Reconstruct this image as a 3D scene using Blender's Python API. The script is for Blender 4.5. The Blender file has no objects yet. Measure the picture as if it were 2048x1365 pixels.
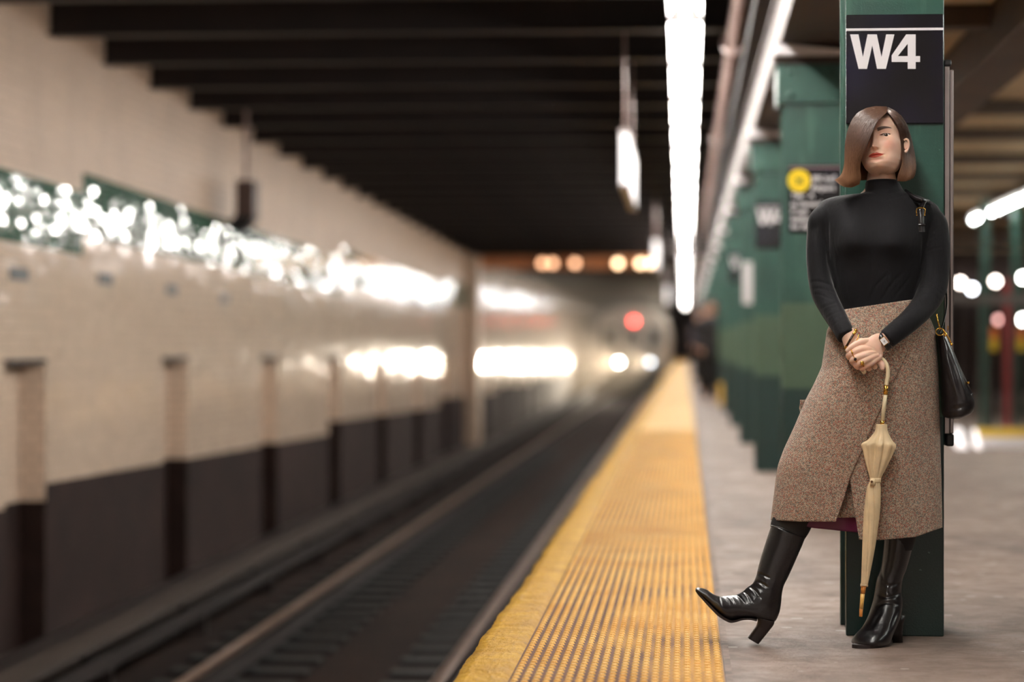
import bpy, bmesh, math, random
import numpy as np
from mathutils import Vector, Matrix, Euler
random.seed(7); rng = np.random.RandomState(7)
C = bpy.context.scene.collection
SC = bpy.context.scene
# ------------------------------------------------------------------ camera, world, exposure
F = 4836.0; YAW = math.atan(346.0/F); CY, SY = math.cos(YAW), math.sin(YAW); CAMZ = 0.93; V0 = 690.0
cd = bpy.data.cameras.new('camera'); cam = bpy.data.objects.new('camera', cd); C.objects.link(cam)
cam.location = (0, 0, CAMZ); cam.rotation_euler = (math.radians(90), 0, YAW)
cd.sensor_width = 36; cd.lens = F*36/2048; cd.shift_y = 7.5/2048; cd.clip_end = 600
cd.dof.use_dof = True; cd.dof.focus_distance = 7.40; cd.dof.aperture_fstop = 1.45
SC.camera = cam
w = bpy.data.worlds.new('world'); SC.world = w; w.use_nodes = True
w.node_tree.nodes['Background'].inputs[0].default_value = (1.0, 0.84, 0.74, 1)
w.node_tree.nodes['Background'].inputs[1].default_value = 0.40
SC.view_settings.view_transform = 'Standard'; SC.view_settings.look = 'None'
SC.view_settings.gamma = 1; SC.view_settings.use_curve_mapping = False
SC.view_settings.exposure = 0.72
TUBE_E = 88.0; REFL_E = 1.1; HEAD_E = 36.0; WALLSPOT = 7500.0
SIDE_E = 34.0; HAZE = .0075

def P(px, py, Y):
    """world point seen at pixel px,py of the 2048x1365 frame, at distance Y along the platform"""
    t = (px-1024.0)/F; k = (t*CY-SY)/(CY+t*SY); X = k*Y; d = Y*CY-X*SY
    return Vector((X, Y, CAMZ-(py-V0)*d/F))
def proj(v):
    X, Y, Z = v[..., 0], v[..., 1], v[..., 2]
    d = Y*CY-X*SY
    return 1024+F*(X*CY+Y*SY)/d, V0-(Z-CAMZ)*F/d
# ------------------------------------------------------------------ materials
def srgb(r, g, b):
    f = lambda c: (c/255/12.92) if c/255 <= .04045 else ((c/255+.055)/1.055)**2.4
    return (f(r), f(g), f(b), 1)
class NT:
    def __init__(s, name):
        s.m = bpy.data.materials.new(name); s.m.use_nodes = True; s.t = s.m.node_tree; s.n = s.t.nodes
        s.b = s.n['Principled BSDF']; s.out = s.n['Material Output']
    def node(s, typ, **kw):
        n = s.n.new(typ)
        for k, v in kw.items():
            if k.startswith('i_'): n.inputs[k[2:].replace('_', ' ')].default_value = v
            else: setattr(n, k, v)
        return n
    def link(s, a, b): s.t.links.new(a, b)
    def setv(s, name, v):
        if hasattr(v, 'is_linked') or hasattr(v, 'links'): s.link(v, s.b.inputs[name])
        else: s.b.inputs[name].default_value = v
    def math(s, op, a, b=None, c=None):
        n = s.n.new('ShaderNodeMath'); n.operation = op
        for i, x in enumerate((a, b, c)):
            if x is None: continue
            if isinstance(x, (int, float)): n.inputs[i].default_value = x
            else: s.link(x, n.inputs[i])
        return n.outputs[0]
    def mix(s, fac, a, b, blend='MIX'):
        n = s.n.new('ShaderNodeMix'); n.data_type = 'RGBA'; n.blend_type = blend
        for idx, x in ((0, fac), (6, a), (7, b)):
            if isinstance(x, (int, float, tuple)): n.inputs[idx].default_value = x
            else: s.link(x, n.inputs[idx])
        return n.outputs[2]
    def coord(s, which='Object'):
        return s.n.new('ShaderNodeTexCoord').outputs[which]
    def mapv(s, v, scale=(1, 1, 1), rot=(0, 0, 0)):
        n = s.n.new('ShaderNodeMapping'); n.inputs['Scale'].default_value = scale; n.inputs['Rotation'].default_value = rot
        s.link(v, n.inputs['Vector']); return n.outputs[0]
    def noise(s, v, scale, detail=4, rough=.55, dist=0):
        n = s.n.new('ShaderNodeTexNoise'); n.inputs['Scale'].default_value = scale; n.inputs['Detail'].default_value = detail
        n.inputs['Roughness'].default_value = rough; n.inputs['Distortion'].default_value = dist
        s.link(v, n.inputs['Vector']); return n.outputs[0]
    def ramp(s, fac, stops, interp='LINEAR'):
        n = s.n.new('ShaderNodeValToRGB'); n.color_ramp.interpolation = interp; e = n.color_ramp.elements
        while len(e) < len(stops): e.new(.5)
        for i, (p, c) in enumerate(stops):
            e[i].position = p; e[i].color = c if len(c) == 4 else (*c, 1)
        s.link(fac, n.inputs[0]); return n.outputs[0]
    def bump(s, h, strength=.3, dist=.01, normal=None):
        n = s.n.new('ShaderNodeBump'); n.inputs['Strength'].default_value = strength; n.inputs['Distance'].default_value = dist
        s.link(h, n.inputs['Height'])
        if normal is not None: s.link(normal, n.inputs['Normal'])
        return n.outputs[0]
G0 = (0, 0, 0, 1); G1 = (1, 1, 1, 1)
def simple(name, col, rough=.6, metal=0, spec=.5, var=.15, vscale=6, bump=0, bscale=60, bdist=.004, coat=0):
    t = NT(name); co = t.coord()
    n = t.noise(co, vscale)
    lo = tuple(c*(1-var) for c in col[:3])+(1,); hi = tuple(min(1, c*(1+var)) for c in col[:3])+(1,)
    t.setv('Base Color', t.ramp(n, [(.3, lo), (.7, hi)]))
    t.setv('Roughness', rough); t.setv('Metallic', metal); t.setv('Specular IOR Level', spec); t.setv('Coat Weight', coat)
    if bump: t.setv('Normal', t.bump(t.noise(co, bscale), bump, bdist))
    return t.m
def emis(name, col, e):
    t = NT(name); t.setv('Base Color', (.8, .8, .8, 1)); t.setv('Emission Color', col); t.setv('Emission Strength', e); return t.m
M = {}
# ------------------------------------------------------------------ mesh helpers
def link_mesh(name, verts, faces, m, parent=None, smooth=False, mats=None):
    me = bpy.data.meshes.new(name); me.from_pydata([tuple(v) for v in verts], [], faces); me.update()
    o = bpy.data.objects.new(name, me); C.objects.link(o)
    for mm in (mats or [m]): me.materials.append(mm)
    if smooth: me.shade_smooth()
    if parent: o.parent = parent
    return o
class MB:
    def __init__(s): s.v = []; s.f = []; s.mi = []
    def add(s, vs, fs, mi=0):
        o = len(s.v); s.v += [tuple(v) for v in vs]; s.f += [tuple(i+o for i in f) for f in fs]; s.mi += [mi]*len(fs)
    def box(s, x0, x1, y0, y1, z0, z1, mi=0):
        vs = [(x, y, z) for x in (x0, x1) for y in (y0, y1) for z in (z0, z1)]
        s.add(vs, [(0, 1, 3, 2), (4, 6, 7, 5), (0, 4, 5, 1), (2, 3, 7, 6), (0, 2, 6, 4), (1, 5, 7, 3)], mi)
    def cyl(s, a, b, r, n=16, r2=None, mi=0):
        a = Vector(a); b = Vector(b); r2 = r if r2 is None else r2; d = (b-a).normalized()
        u = d.orthogonal().normalized(); w_ = d.cross(u); vs = []
        for c, rr in ((a, r), (b, r2)):
            vs += [c+(u*math.cos(2*math.pi*i/n)+w_*math.sin(2*math.pi*i/n))*rr for i in range(n)]
        s.add(vs, [(i, (i+1) % n, n+(i+1) % n, n+i) for i in range(n)]+[tuple(range(n))[::-1], tuple(range(n, 2*n))], mi)
    def tube(s, pts, rs, n=12, flat=1.0, up=None, mi=0):
        pts = [Vector(p) for p in pts]; vs = []; m = len(pts); prev = None
        if isinstance(rs, (int, float)): rs = [rs]*m
        for i, p in enumerate(pts):
            d = (pts[min(i+1, m-1)]-pts[max(i-1, 0)]).normalized()
            if prev is None: u = (Vector(up) if up else d.orthogonal()); 
            else: u = prev
            u = (u-d*u.dot(d)).normalized(); prev = u; w_ = d.cross(u)
            vs += [p+u*math.cos(2*math.pi*k/n)*rs[i]+w_*math.sin(2*math.pi*k/n)*rs[i]*flat for k in range(n)]
        fs = [(i*n+k, i*n+(k+1) % n, (i+1)*n+(k+1) % n, (i+1)*n+k) for i in range(m-1) for k in range(n)]
        fs += [tuple(range(n))[::-1], tuple(range((m-1)*n, m*n))]
        s.add(vs, fs, mi)
    def sphere(s, c, r, n=16, m=10, sc=(1, 1, 1), mi=0):
        vs = []; c = Vector(c)
        for j in range(m+1):
            ph = math.pi*j/m
            for i in range(n):
                th = 2*math.pi*i/n
                vs.append(c+Vector((r*sc[0]*math.sin(ph)*math.cos(th), r*sc[1]*math.sin(ph)*math.sin(th), r*sc[2]*math.cos(ph))))
        s.add(vs, [(j*n+i, j*n+(i+1) % n, (j+1)*n+(i+1) % n, (j+1)*n+i) for j in range(m) for i in range(n)], mi)
    def build(s, name, m, parent=None, smooth=False, mats=None, bevel=0):
        o = link_mesh(name, s.v, s.f, m, parent, smooth, mats)
        if mats: o.data.polygons.foreach_set('material_index', s.mi)
        if bevel:
            b = o.modifiers.new('bevel', 'BEVEL'); b.width = bevel; b.segments = 2; b.limit_method = 'ANGLE'
        return o
def catmull(ks, n):
    """ks: (K,D) array; n samples per whole"""
    ks = np.asarray(ks, float); K = len(ks); out = []
    ext = np.vstack([2*ks[0]-ks[1], ks, 2*ks[-1]-ks[-2]])
    for t in np.linspace(0, K-1-1e-6, n):
        i = int(t); u = t-i; p0, p1, p2, p3 = ext[i], ext[i+1], ext[i+2], ext[i+3]
        out.append(.5*((2*p1)+(-p0+p2)*u+(2*p0-5*p1+4*p2-p3)*u*u+(-p0+3*p1-3*p2+p3)*u**3))
    return np.array(out)
def rib_rings(ribs, m, n, radmod=None, power=1.0):
    R = catmull(ribs, m); rings = []
    for j, (xa, ya, xb, yb, dy, yc) in enumerate(R):
        c = P((xa+xb)/2, (ya+yb)/2, yc); h = P(xb, yb, yc)-c; ring = []
        for i in range(n):
            a = 2*math.pi*i/n; ca, sa = math.cos(a), math.sin(a)
            q = radmod(j/(m-1), a) if radmod else 1.0
            cc = math.copysign(abs(ca)**power, ca); ss = math.copysign(abs(sa)**power, sa)
            ring.append(c+h*(cc*q)+Vector((0, -max(dy, .0005)*ss*q, 0)))
        rings.append(ring)
    return rings
def add_rings(mb, rings, caps=True, mi=0):
    n = len(rings[0]); vs = [p for r in rings for p in r]; m = len(rings)
    fs = [(i*n+k, i*n+(k+1) % n, (i+1)*n+(k+1) % n, (i+1)*n+k) for i in range(m-1) for k in range(n)]
    if caps: fs += [tuple(range(n))[::-1], tuple(range((m-1)*n, m*n))]
    mb.add(vs, fs, mi)
def bake(o, voxel, smooth_it=4, fac=.5):
    r = o.modifiers.new('r', 'REMESH'); r.mode = 'VOXEL'; r.voxel_size = voxel; r.use_smooth_shade = True
    if smooth_it:
        s_ = o.modifiers.new('s', 'SMOOTH'); s_.iterations = smooth_it; s_.factor = fac
    dg = bpy.context.evaluated_depsgraph_get(); dg.update()
    me = bpy.data.meshes.new_from_object(o.evaluated_get(dg)); mats = list(o.data.materials)
    o.modifiers.clear(); o.data = me
    me.materials.clear()
    for mm in mats: me.materials.append(mm)
    me.shade_smooth(); me.name = o.name
    return o
def getv(o):
    me = o.data; a = np.empty(len(me.vertices)*3); me.vertices.foreach_get('co', a); a = a.reshape(-1, 3)
    nn = np.empty(len(me.vertices)*3); me.vertices.foreach_get('normal', nn); return a, nn.reshape(-1, 3)
def setvv(o, a):
    o.data.vertices.foreach_set('co', np.ascontiguousarray(a, dtype=np.float64).ravel()); o.data.update()
def crease(o, lines, front=True):
    """press folds into a cloth or leather surface: lines of (pixel polyline, width px, depth m)"""
    a, nn = getv(o); px, py = proj(a); disp = np.zeros(len(a))
    fr = np.clip(-nn[:, 1]*1.6, 0, 1) if front else 1.0
    for pts, wd, dep in lines:
        pts = catmull(pts, 24) if len(pts) > 2 else np.array([np.array(pts[0])*(1-t)+np.array(pts[1])*t for t in np.linspace(0, 1, 16)])
        d2 = np.full(len(a), 1e9); tt = np.zeros(len(a)); L = len(pts)-1
        for i in range(L):
            p, q = pts[i], pts[i+1]; e = q-p; l2 = max(e@e, 1e-6)
            t = np.clip(((px-p[0])*e[0]+(py-p[1])*e[1])/l2, 0, 1)
            dd = (px-p[0]-t*e[0])**2+(py-p[1]-t*e[1])**2
            m_ = dd < d2; d2 = np.where(m_, dd, d2); tt = np.where(m_, (i+t)/L, tt)
        taper = np.sin(np.clip(tt*.94+.03, 0, 1)*math.pi)**.5
        disp += -dep*np.exp(-d2/(wd*wd))*taper + dep*.45*np.exp(-d2/(wd*wd*5))*taper
    a = a+nn*(disp*fr)[:, None]
    setvv(o, a)
def empty(name, loc, label=None, cat=None, group=None):
    o = bpy.data.objects.new(name, None); C.objects.link(o); o.location = loc; o.empty_display_size = .1
    if label: tag(o, label, cat, group)
    return o
def tag(o, label=None, cat=None, group=None, kind=None):
    if label: o['label'] = label
    if cat: o['category'] = cat
    if group: o['group'] = group
    if kind: o['kind'] = kind
    return o
def adopt(root):
    """keep children where they stand after the root Empty was placed"""
    bpy.context.view_layer.update()
    for c in root.children:
        c.matrix_parent_inverse = root.matrix_world.inverted()
def dup(root, delta=(0, 0, 0), label=None, group=None):
    r = root.copy(); C.objects.link(r); r.location = Vector(root.location)+Vector(delta)
    if label: r['label'] = label
    if group: r['group'] = group
    for ch in root.children:
        c = ch.copy(); C.objects.link(c); c.parent = r
        for g in ch.children:
            d = g.copy(); C.objects.link(d); d.parent = c
    return r
def poly_curve(name, loops, to3d, depth, m, parent=None):
    """flat lettering: closed loops filled (holes allowed), given thickness, turned to mesh. loops in 2D; to3d = (origin, ux, uy)"""
    cu = bpy.data.curves.new(name, 'CURVE'); cu.dimensions = '2D'; cu.fill_mode = 'BOTH'; cu.extrude = depth
    for lp in loops:
        sp = cu.splines.new('POLY'); sp.points.add(len(lp)-1); sp.use_cyclic_u = True
        for i, (x, y) in enumerate(lp): sp.points[i].co = (x, y, 0, 1)
    return curve_to_mesh(name, cu, to3d, m, parent)
def curve_to_mesh(name, cu, to3d, m, parent=None):
    t = bpy.data.objects.new(name, cu); C.objects.link(t)
    dg = bpy.context.evaluated_depsgraph_get(); dg.update()
    me = bpy.data.meshes.new_from_object(t.evaluated_get(dg)); bpy.data.objects.remove(t)
    o0, ux, uy = (Vector(a) for a in to3d); uz = ux.cross(uy).normalized()
    for v in me.vertices:
        c = v.co.copy(); v.co = o0+ux*c.x+uy*c.y+uz*c.z
    me.materials.clear(); me.materials.append(m)
    o = bpy.data.objects.new(name, me); C.objects.link(o)
    if parent: o.parent = parent
    return o
def text(name, body, size, to3d, m, parent=None, offset=.0, depth=.001):
    cu = bpy.data.curves.new(name, 'FONT'); cu.body = body; cu.size = size; cu.offset = offset; cu.extrude = depth
    return curve_to_mesh(name, cu, to3d, m, parent)
# ------------------------------------------------------------------ setting materials
def tile_mat(name, col, grout, zoff=0.0, tilt=.030, rough=.06, w_=.152, h_=.076, vertical=False, dirt=.25):
    t = NT(name); co = t.coord(); sp = t.node('ShaderNodeSeparateXYZ'); t.link(co, sp.inputs[0])
    U = t.math('ADD', sp.outputs[1], sp.outputs[0]); V = sp.outputs[2]
    if vertical: U, V = V, U
    vs = t.math('DIVIDE', t.math('ADD', V, 20.0+zoff), h_); vi = t.math('FLOOR', vs)
    us = t.math('ADD', t.math('DIVIDE', t.math('ADD', U, 20.0), w_), t.math('MULTIPLY', t.math('MODULO', vi, 2.0), .5)); ui = t.math('FLOOR', us)
    fu = t.math('FRACT', us); fv = t.math('FRACT', vs)
    eu = t.math('MINIMUM', fu, t.math('SUBTRACT', 1.0, fu)); ev = t.math('MINIMUM', fv, t.math('SUBTRACT', 1.0, fv))
    e = t.math('MINIMUM', t.math('MULTIPLY', eu, w_), t.math('MULTIPLY', ev, h_))
    gm = t.math('LESS_THAN', e, .0022)
    cx = t.node('ShaderNodeCombineXYZ'); t.link(ui, cx.inputs[0]); t.link(vi, cx.inputs[1])
    wn = t.node('ShaderNodeTexWhiteNoise'); wn.noise_dimensions = '3D'; t.link(cx.outputs[0], wn.inputs[0])
    big = t.noise(co, .7, 3); dirtn = t.noise(t.mapv(co, (1, 1, .35)), 1.6, 5)
    c1 = t.mix(t.math('MULTIPLY', wn.outputs[0], .35), col, tuple(c*.78 for c in col[:3])+(1,))
    c2 = t.mix(t.math('MULTIPLY', t.ramp(dirtn, [(.45, G0), (.75, G1)]), dirt), c1, tuple(c*.55 for c in col[:3])+(1,))
    t.setv('Base Color', t.mix(gm, c2, grout))
    t.setv('Roughness', t.math('ADD', rough, t.math('MULTIPLY', gm, .5)))
    # each tile set at its own slight tilt, glaze gently wavy
    sub = t.node('ShaderNodeVectorMath', operation='SUBTRACT'); t.link(wn.outputs[1], sub.inputs[0]); sub.inputs[1].default_value = (.5, .5, .5)
    sc = t.node('ShaderNodeVectorMath', operation='SCALE'); t.link(sub.outputs[0], sc.inputs[0]); sc.inputs['Scale'].default_value = tilt*2
    geo = t.node('ShaderNodeNewGeometry'); ad = t.node('ShaderNodeVectorMath', operation='ADD')
    bn = t.bump(t.noise(co, 7, 1), .10, .004)
    t.link(bn, ad.inputs[0]); t.link(sc.outputs[0], ad.inputs[1])
    nm = t.node('ShaderNodeVectorMath', operation='NORMALIZE'); t.link(ad.outputs[0], nm.inputs[0])
    t.setv('Normal', nm.outputs[0]); t.setv('Specular IOR Level', .5)
    return t.m
M['tile_cream'] = tile_mat('glazed cream tile', srgb(242, 216, 193), srgb(120, 98, 80), rough=.10)
M['tile_green'] = tile_mat('glazed green tile', srgb(70, 112, 92), srgb(60, 62, 54), h_=.05, w_=.152)
M['brick_cream'] = tile_mat('painted cream brick', srgb(208, 180, 156), srgb(150, 128, 106), tilt=.02, rough=.5, dirt=.35)
M['dado'] = simple('sooty dado', srgb(44, 29, 25), .85, spec=.2, var=.35, vscale=2.5, bump=.3, bscale=14)
M['steel_dark'] = simple('soot black steel', srgb(30, 18, 14), .55, var=.35, vscale=3, bump=.2, bscale=30)
M['ceil_dark'] = simple('sooty ceiling', srgb(20, 13, 10), .8, var=.3, vscale=1)
M['girder'] = simple('dusty beige girder paint', srgb(66, 50, 45), .65, var=.2, vscale=3, bump=.2, bscale=25)
M['soffit'] = simple('aged cream ceiling paint', srgb(196, 172, 136), .7, var=.25, vscale=1.2, bump=.2, bscale=10)
M['beam_brown'] = simple('brown beam paint', srgb(74, 58, 44), .6, var=.3, vscale=2)
M['pipe'] = simple('painted pipe', srgb(150, 128, 122), .4, var=.25, vscale=7, bump=.2, bscale=40)
M['rail'] = simple('rail steel', srgb(150, 122, 108), .30, metal=.75, var=.2, vscale=8)
M['rail_side'] = simple('rusty rail side', srgb(36, 25, 22), .7, var=.3, vscale=8)
M['bed'] = simple('sooty trackbed', srgb(36, 23, 17), .9, spec=.15, var=.45, vscale=1.5, bump=.8, bscale=9, bdist=.03)
M['tie'] = simple('black timber sleeper', srgb(18, 15, 14), .7, var=.3, vscale=6, bump=.4, bscale=20)
M['board'] = simple('dusty protection board', srgb(42, 31, 27), .6, var=.3, vscale=4, bump=.3, bscale=12)
M['white_refl'] = emis('glowing reflector tray', (1, .95, .86, 1), REFL_E)  # tray glows by itself, standing in for tube light falling on it
M['tube'] = emis('lit fluorescent tube', (1, .96, .9, 1), TUBE_E)
M['tube_side'] = emis('lit fluorescent tube cool', (.93, 1, .95, 1), SIDE_E)
M['black'] = simple('black paint', srgb(20, 19, 22), .4)
M['gold'] = simple('gold', srgb(230, 178, 84), .22, metal=1, var=.1)
M['steel'] = simple('brushed steel', srgb(168, 158, 156), .3, metal=.8, var=.12, vscale=10)
M['white_paint'] = simple('white enamel', srgb(235, 230, 232), .4, var=.04)
M['white_lit'] = emis('white lit panel', (1, .92, .91, 1), .75)

def floor_mat():
    t = NT('platform concrete'); co = t.coord()
    n1 = t.noise(co, .9, 5, .6); n2 = t.noise(co, 7, 8, .65, .4); n3 = t.noise(co, 60, 3); sp = t.noise(t.mapv(co, (1, .5, 1)), 2.2, 6, .6, 1.0)
    a = t.ramp(n1, [(.3, srgb(104, 86, 76)), (.7, srgb(154, 132, 120))])
    b = t.mix(t.math('MULTIPLY', t.ramp(n2, [(.42, G0), (.62, G1)]), .45), a, srgb(84, 70, 64))
    c = t.mix(t.math('MULTIPLY', t.ramp(sp, [(.5, G0), (.66, G1)]), .5), b, srgb(72, 60, 54))
    vo = t.node('ShaderNodeTexVoronoi'); vo.inputs['Scale'].default_value = 5.5; t.link(co, vo.inputs['Vector'])
    gum = t.math('LESS_THAN', vo.outputs['Distance'], .12)
    d = t.mix(t.math('MULTIPLY', gum, .6), c, srgb(180, 168, 158))
    t.setv('Base Color', d); t.setv('Roughness', t.ramp(n2, [(.3, (.5, .5, .5)), (.7, (.78, .78, .78))]))
    h = t.math('ADD', t.math('MULTIPLY', n2, 1.0), t.math('MULTIPLY', n3, .25)); t.setv('Normal', t.bump(h, .8, .012))
    return t.m
M['floor'] = floor_mat()
def yellow_mats():
    t = NT('worn yellow edge paint'); co = t.coord(); n = t.noise(co, 7, 7, .65); s2 = t.noise(t.mapv(co, (3, 1, 1)), 16, 5, .6)
    a = t.ramp(n, [(.3, srgb(160, 116, 30)), (.7, srgb(196, 150, 42))])
    t.setv('Base Color', t.mix(t.math('MULTIPLY', t.ramp(s2, [(.56, G0), (.7, G1)]), .5), a, srgb(128, 92, 52)))
    t.setv('Roughness', .6); t.setv('Specular IOR Level', .2); t.setv('Normal', t.bump(t.math('ADD', t.noise(co, 9, 6), t.math('MULTIPLY', s2, .4)), 1.0, .02)); M['edge'] = t.m
    # tactile mat: clean domes, grime packed between them
    t = NT('yellow tactile domes'); co = t.coord(); n = t.noise(co, 3, 5)
    t.setv('Base Color', t.ramp(n, [(.3, srgb(232, 172, 86)), (.7, srgb(250, 206, 126))])); t.setv('Roughness', .55); t.setv('Specular IOR Level', .25); M['dome'] = t.m
    t = NT('yellow tactile mat grime'); co = t.coord(); sp = t.node('ShaderNodeSeparateXYZ'); t.link(co, sp.inputs[0])
    n = t.noise(t.mapv(co, (1, .4, 1)), 2.6, 6, .6); fx = t.node('ShaderNodeMapRange'); t.link(sp.outputs[0], fx.inputs[0])
    fx.inputs[1].default_value = -.5; fx.inputs[2].default_value = .02; fx.inputs[3].default_value = .30; fx.inputs[4].default_value = -.16
    g = t.ramp(t.math('ADD', n, fx.outputs[0]), [(.30, srgb(186, 138, 70)), (.54, srgb(92, 60, 44))])
    t.setv('Base Color', g); t.setv('Roughness', .7); t.setv('Specular IOR Level', .15); t.setv('Normal', t.bump(t.noise(co, 30, 4), .4, .004)); M['mat'] = t.m
    t = NT('far tactile mat'); co = t.coord(); t.setv('Base Color', t.ramp(t.noise(co, 1.2, 4), [(.3, srgb(206, 160, 90)), (.7, srgb(230, 188, 118))])); t.setv('Roughness', .62); t.setv('Specular IOR Level', .25); M['mat_far'] = t.m
yellow_mats()
def green_mat():
    t = NT('green column paint' ); co = t.coord(); sp = t.node('ShaderNodeSeparateXYZ'); t.link(co, sp.inputs[0])
    geo = t.node('ShaderNodeObjectInfo'); z = sp.outputs[2]
    n = t.noise(co, 3, 5); pit = t.noise(co, 210, 2, .5); dr = t.noise(t.mapv(co, (5, 5, .5)), 4, 4)
    up = t.ramp(n, [(.3, srgb(28, 62, 53)), (.7, srgb(42, 80, 69))])
    up = t.mix(t.math('MULTIPLY', t.ramp(dr, [(.55, G0), (.75, G1)]), .35), up, srgb(92, 130, 110))
    # repainted olive patch in the middle, dark band at the foot
    m1 = t.math('MULTIPLY', t.math('GREATER_THAN', z, .69), t.math('LESS_THAN', z, 1.15))
    m1 = t.math('MULTIPLY', m1, t.math('GREATER_THAN', geo.outputs['Random'], .0))
    md = t.mix(t.math('MULTIPLY', m1, .6), up, srgb(84, 100, 76))
    lo = t.math('LESS_THAN', z, .70)
    c = t.mix(lo, md, srgb(26, 50, 46))
    chips = t.ramp(t.noise(co, 55, 3, .7), [(.70, G0), (.73, G1)])
    c = t.mix(t.math('MULTIPLY', chips, .5), c, srgb(120, 150, 134))
    t.setv('Base Color', c); t.setv('Roughness', .3); t.setv('Specular IOR Level', .5)
    t.setv('Normal', t.bump(t.math('ADD', t.math('MULTIPLY', pit, .8), t.math('MULTIPLY', t.noise(co, 40, 3), .35)), .28, .003)); M['green'] = t.m
green_mat()
M['green_flat'] = simple('far green paint', srgb(36, 72, 60), .4, var=.2)

# ------------------------------------------------------------------ floor, track, walls, ceiling
WX = -4.6
mb = MB(); mb.box(-.50, 7.2, -4, 150, -1.25, 0); mb.box(-.56, -.50, -4, 150, -.20, 0)
tag(mb.build('floor', M['floor']), kind='structure')
mb = MB(); mb.box(-5.2, -.4, -4, 170, -1.5, -1.27); tag(mb.build('floor_trackbed', M['bed']), kind='structure')
# tactile strip with real truncated domes
tac = empty('tactile_strip', (-.19, 12, 0), 'yellow tactile warning strip with rows of raised domes along the platform edge', 'tactile paving')
mb = MB(); mb.box(-.482, .109, -4, 26, .0, .010); mb.build('tactile_mat', M['mat'], tac)
mb = MB(); mb.box(-.482, .109, 26, 150, .0, .014); mb.build('tactile_mat', M['mat_far'], tac)
mb = MB()
cs = .0295
for j in range(int((26-5.6)/(cs))):
    y = 5.6+j*cs
    for i in range(20):
        if (i+j) % 2: continue
        x = -.482+.016+i*cs; vs = []
        for rr, zz in ((.0112, .0098), (.0076, .0152)):
            vs += [(x+rr*math.cos(k*math.pi/4), y+rr*math.sin(k*math.pi/4), zz) for k in range(8)]
        mb.add(vs, [(k, (k+1) % 8, 8+(k+1) % 8, 8+k) for k in range(8)]+[tuple(range(8, 16))])
dm = mb.build('dome', M['dome'], tac); dm['kind'] = 'stuff'
adopt(tac)
# painted concrete lip
nY = 700; vs = []; fs = []
prof = [(-.4835, .003), (-.50, .012), (-.54, .013), (-.60, .012), (-.634, .004), (-.640, -.03), (-.640, -.19), (-.52, -.20)]
for j in range(nY):
    y = -4+(j/(nY-1))**2*154 if False else (-4+j*.05 if j < 600 else 26+(j-600)*1.25)
    wob = .007*math.sin(y*1.1)*math.sin(y*.43+1)+.003*math.sin(y*9.7)+.004*rng.rand()
    for (x, z) in prof:
        k = 1 if x < -.59 else (0 if x == -.4835 else .3)
        vs.append((x+wob*k, y, z+(.004*(rng.rand()-.5) if z > 0.01 else 0)))
n = len(prof); fs = [(j*n+i, j*n+i+1, (j+1)*n+i+1, (j+1)*n+i) for j in range(nY-1) for i in range(n-1)]
o = link_mesh('platform_edge', vs, fs, M['edge'], smooth=True); tag(o, 'rough worn yellow painted concrete lip of the platform beside the rails', 'platform edge')
# expansion joint beside the tactile strip
mb = MB(); mb.box(.112, .132, -4, 90, -.0, .006); tag(mb.build('trim_1', simple('grey joint filler', srgb(120, 104, 96), .8, var=.4, vscale=20, bump=.6, bscale=50)), kind='structure')
# rails
def rail(x, name, label):
    e = empty(name, (x, 20, -1.25), label, 'rail', None)
    mb = MB(); mb.box(x-.036, x+.036, 5, 160, -1.108, -1.07); mb.build('rail_head', M['rail'], e, bevel=.006)
    mb = MB(); mb.box(x-.009, x+.009, 5, 160, -1.215, -1.108); mb.box(x-.065, x+.065, 5, 160, -1.235, -1.215); mb.build('rail_web', M['rail_side'], e)
    adopt(e)
rail(-1.47, 'running_rail', 'shiny steel running rail nearest the platform edge')
rail(-2.98, 'running_rail', 'shiny steel running rail on the wall side of the track')
e = empty('third_rail', (-3.66, 20, -1.25), 'third rail under a dusty wooden protection board along the tiled wall', 'third rail')
mb = MB(); mb.box(-3.69, -3.62, 5, 160, -1.12, -1.02); mb.build('contact_rail', M['rail_side'], e)
mb = MB(); mb.box(-3.80, -3.56, 5, 160, -.93, -.895); mb.build('protection_board', M['board'], e, bevel=.008)
mb = MB()
mb.box(-3.80, -3.76, 0, .06, -1.25, -.93); mb.box(-3.76, -3.60, 0, .06, -1.25, -1.12)
b0 = mb.build('bracket', M['steel_dark'], e); b0.location.y = 9
for k in range(1, 30): b1 = b0.copy(); C.objects.link(b1); b1.location.y = 9+3*k
adopt(e)
mb = MB(); mb.box(-3.95, -3.86, 5, 160, -1.27, -1.10); mb.box(-4.585, -3.95, 5, 50.3, -1.27, -1.17)
tag(mb.build('cable_trough', M['board']), 'low dusty concrete cable trough along the foot of the tiled wall', 'cable trough')
# sleepers: half ties under each rail
tm = None
for side, x0, x1 in ((0, -2.62, -1.08), (1, -3.42, -2.62)):
    pass
for row, (x0, x1, lab) in enumerate(((-1.95, -1.05, 'short black timber sleeper under the rail nearest the platform'), (-3.42, -2.50, 'short black timber sleeper under the rail nearest the wall'))):
    proto = None
    for k in range(64):
        y = 11.0+k*.62
        if proto is None:
            mb = MB(); mb.box(x0, x1, -.12, .12, -1.27, -1.236)
            xr = -1.47 if row == 0 else -2.98
            mb.box(xr-.13, xr-.068, -.09, .09, -1.236, -1.222); mb.box(xr+.068, xr+.13, -.09, .09, -1.236, -1.222)
            proto = mb.build('sleeper', M['tie'], bevel=.01); o = proto
            tag(o, lab, 'sleeper', 'sleepers under the '+('platform side' if row == 0 else 'wall side')+' rail')
        else:
            o = proto.copy(); C.objects.link(o)
        o.location = (0, y, 0)
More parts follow.
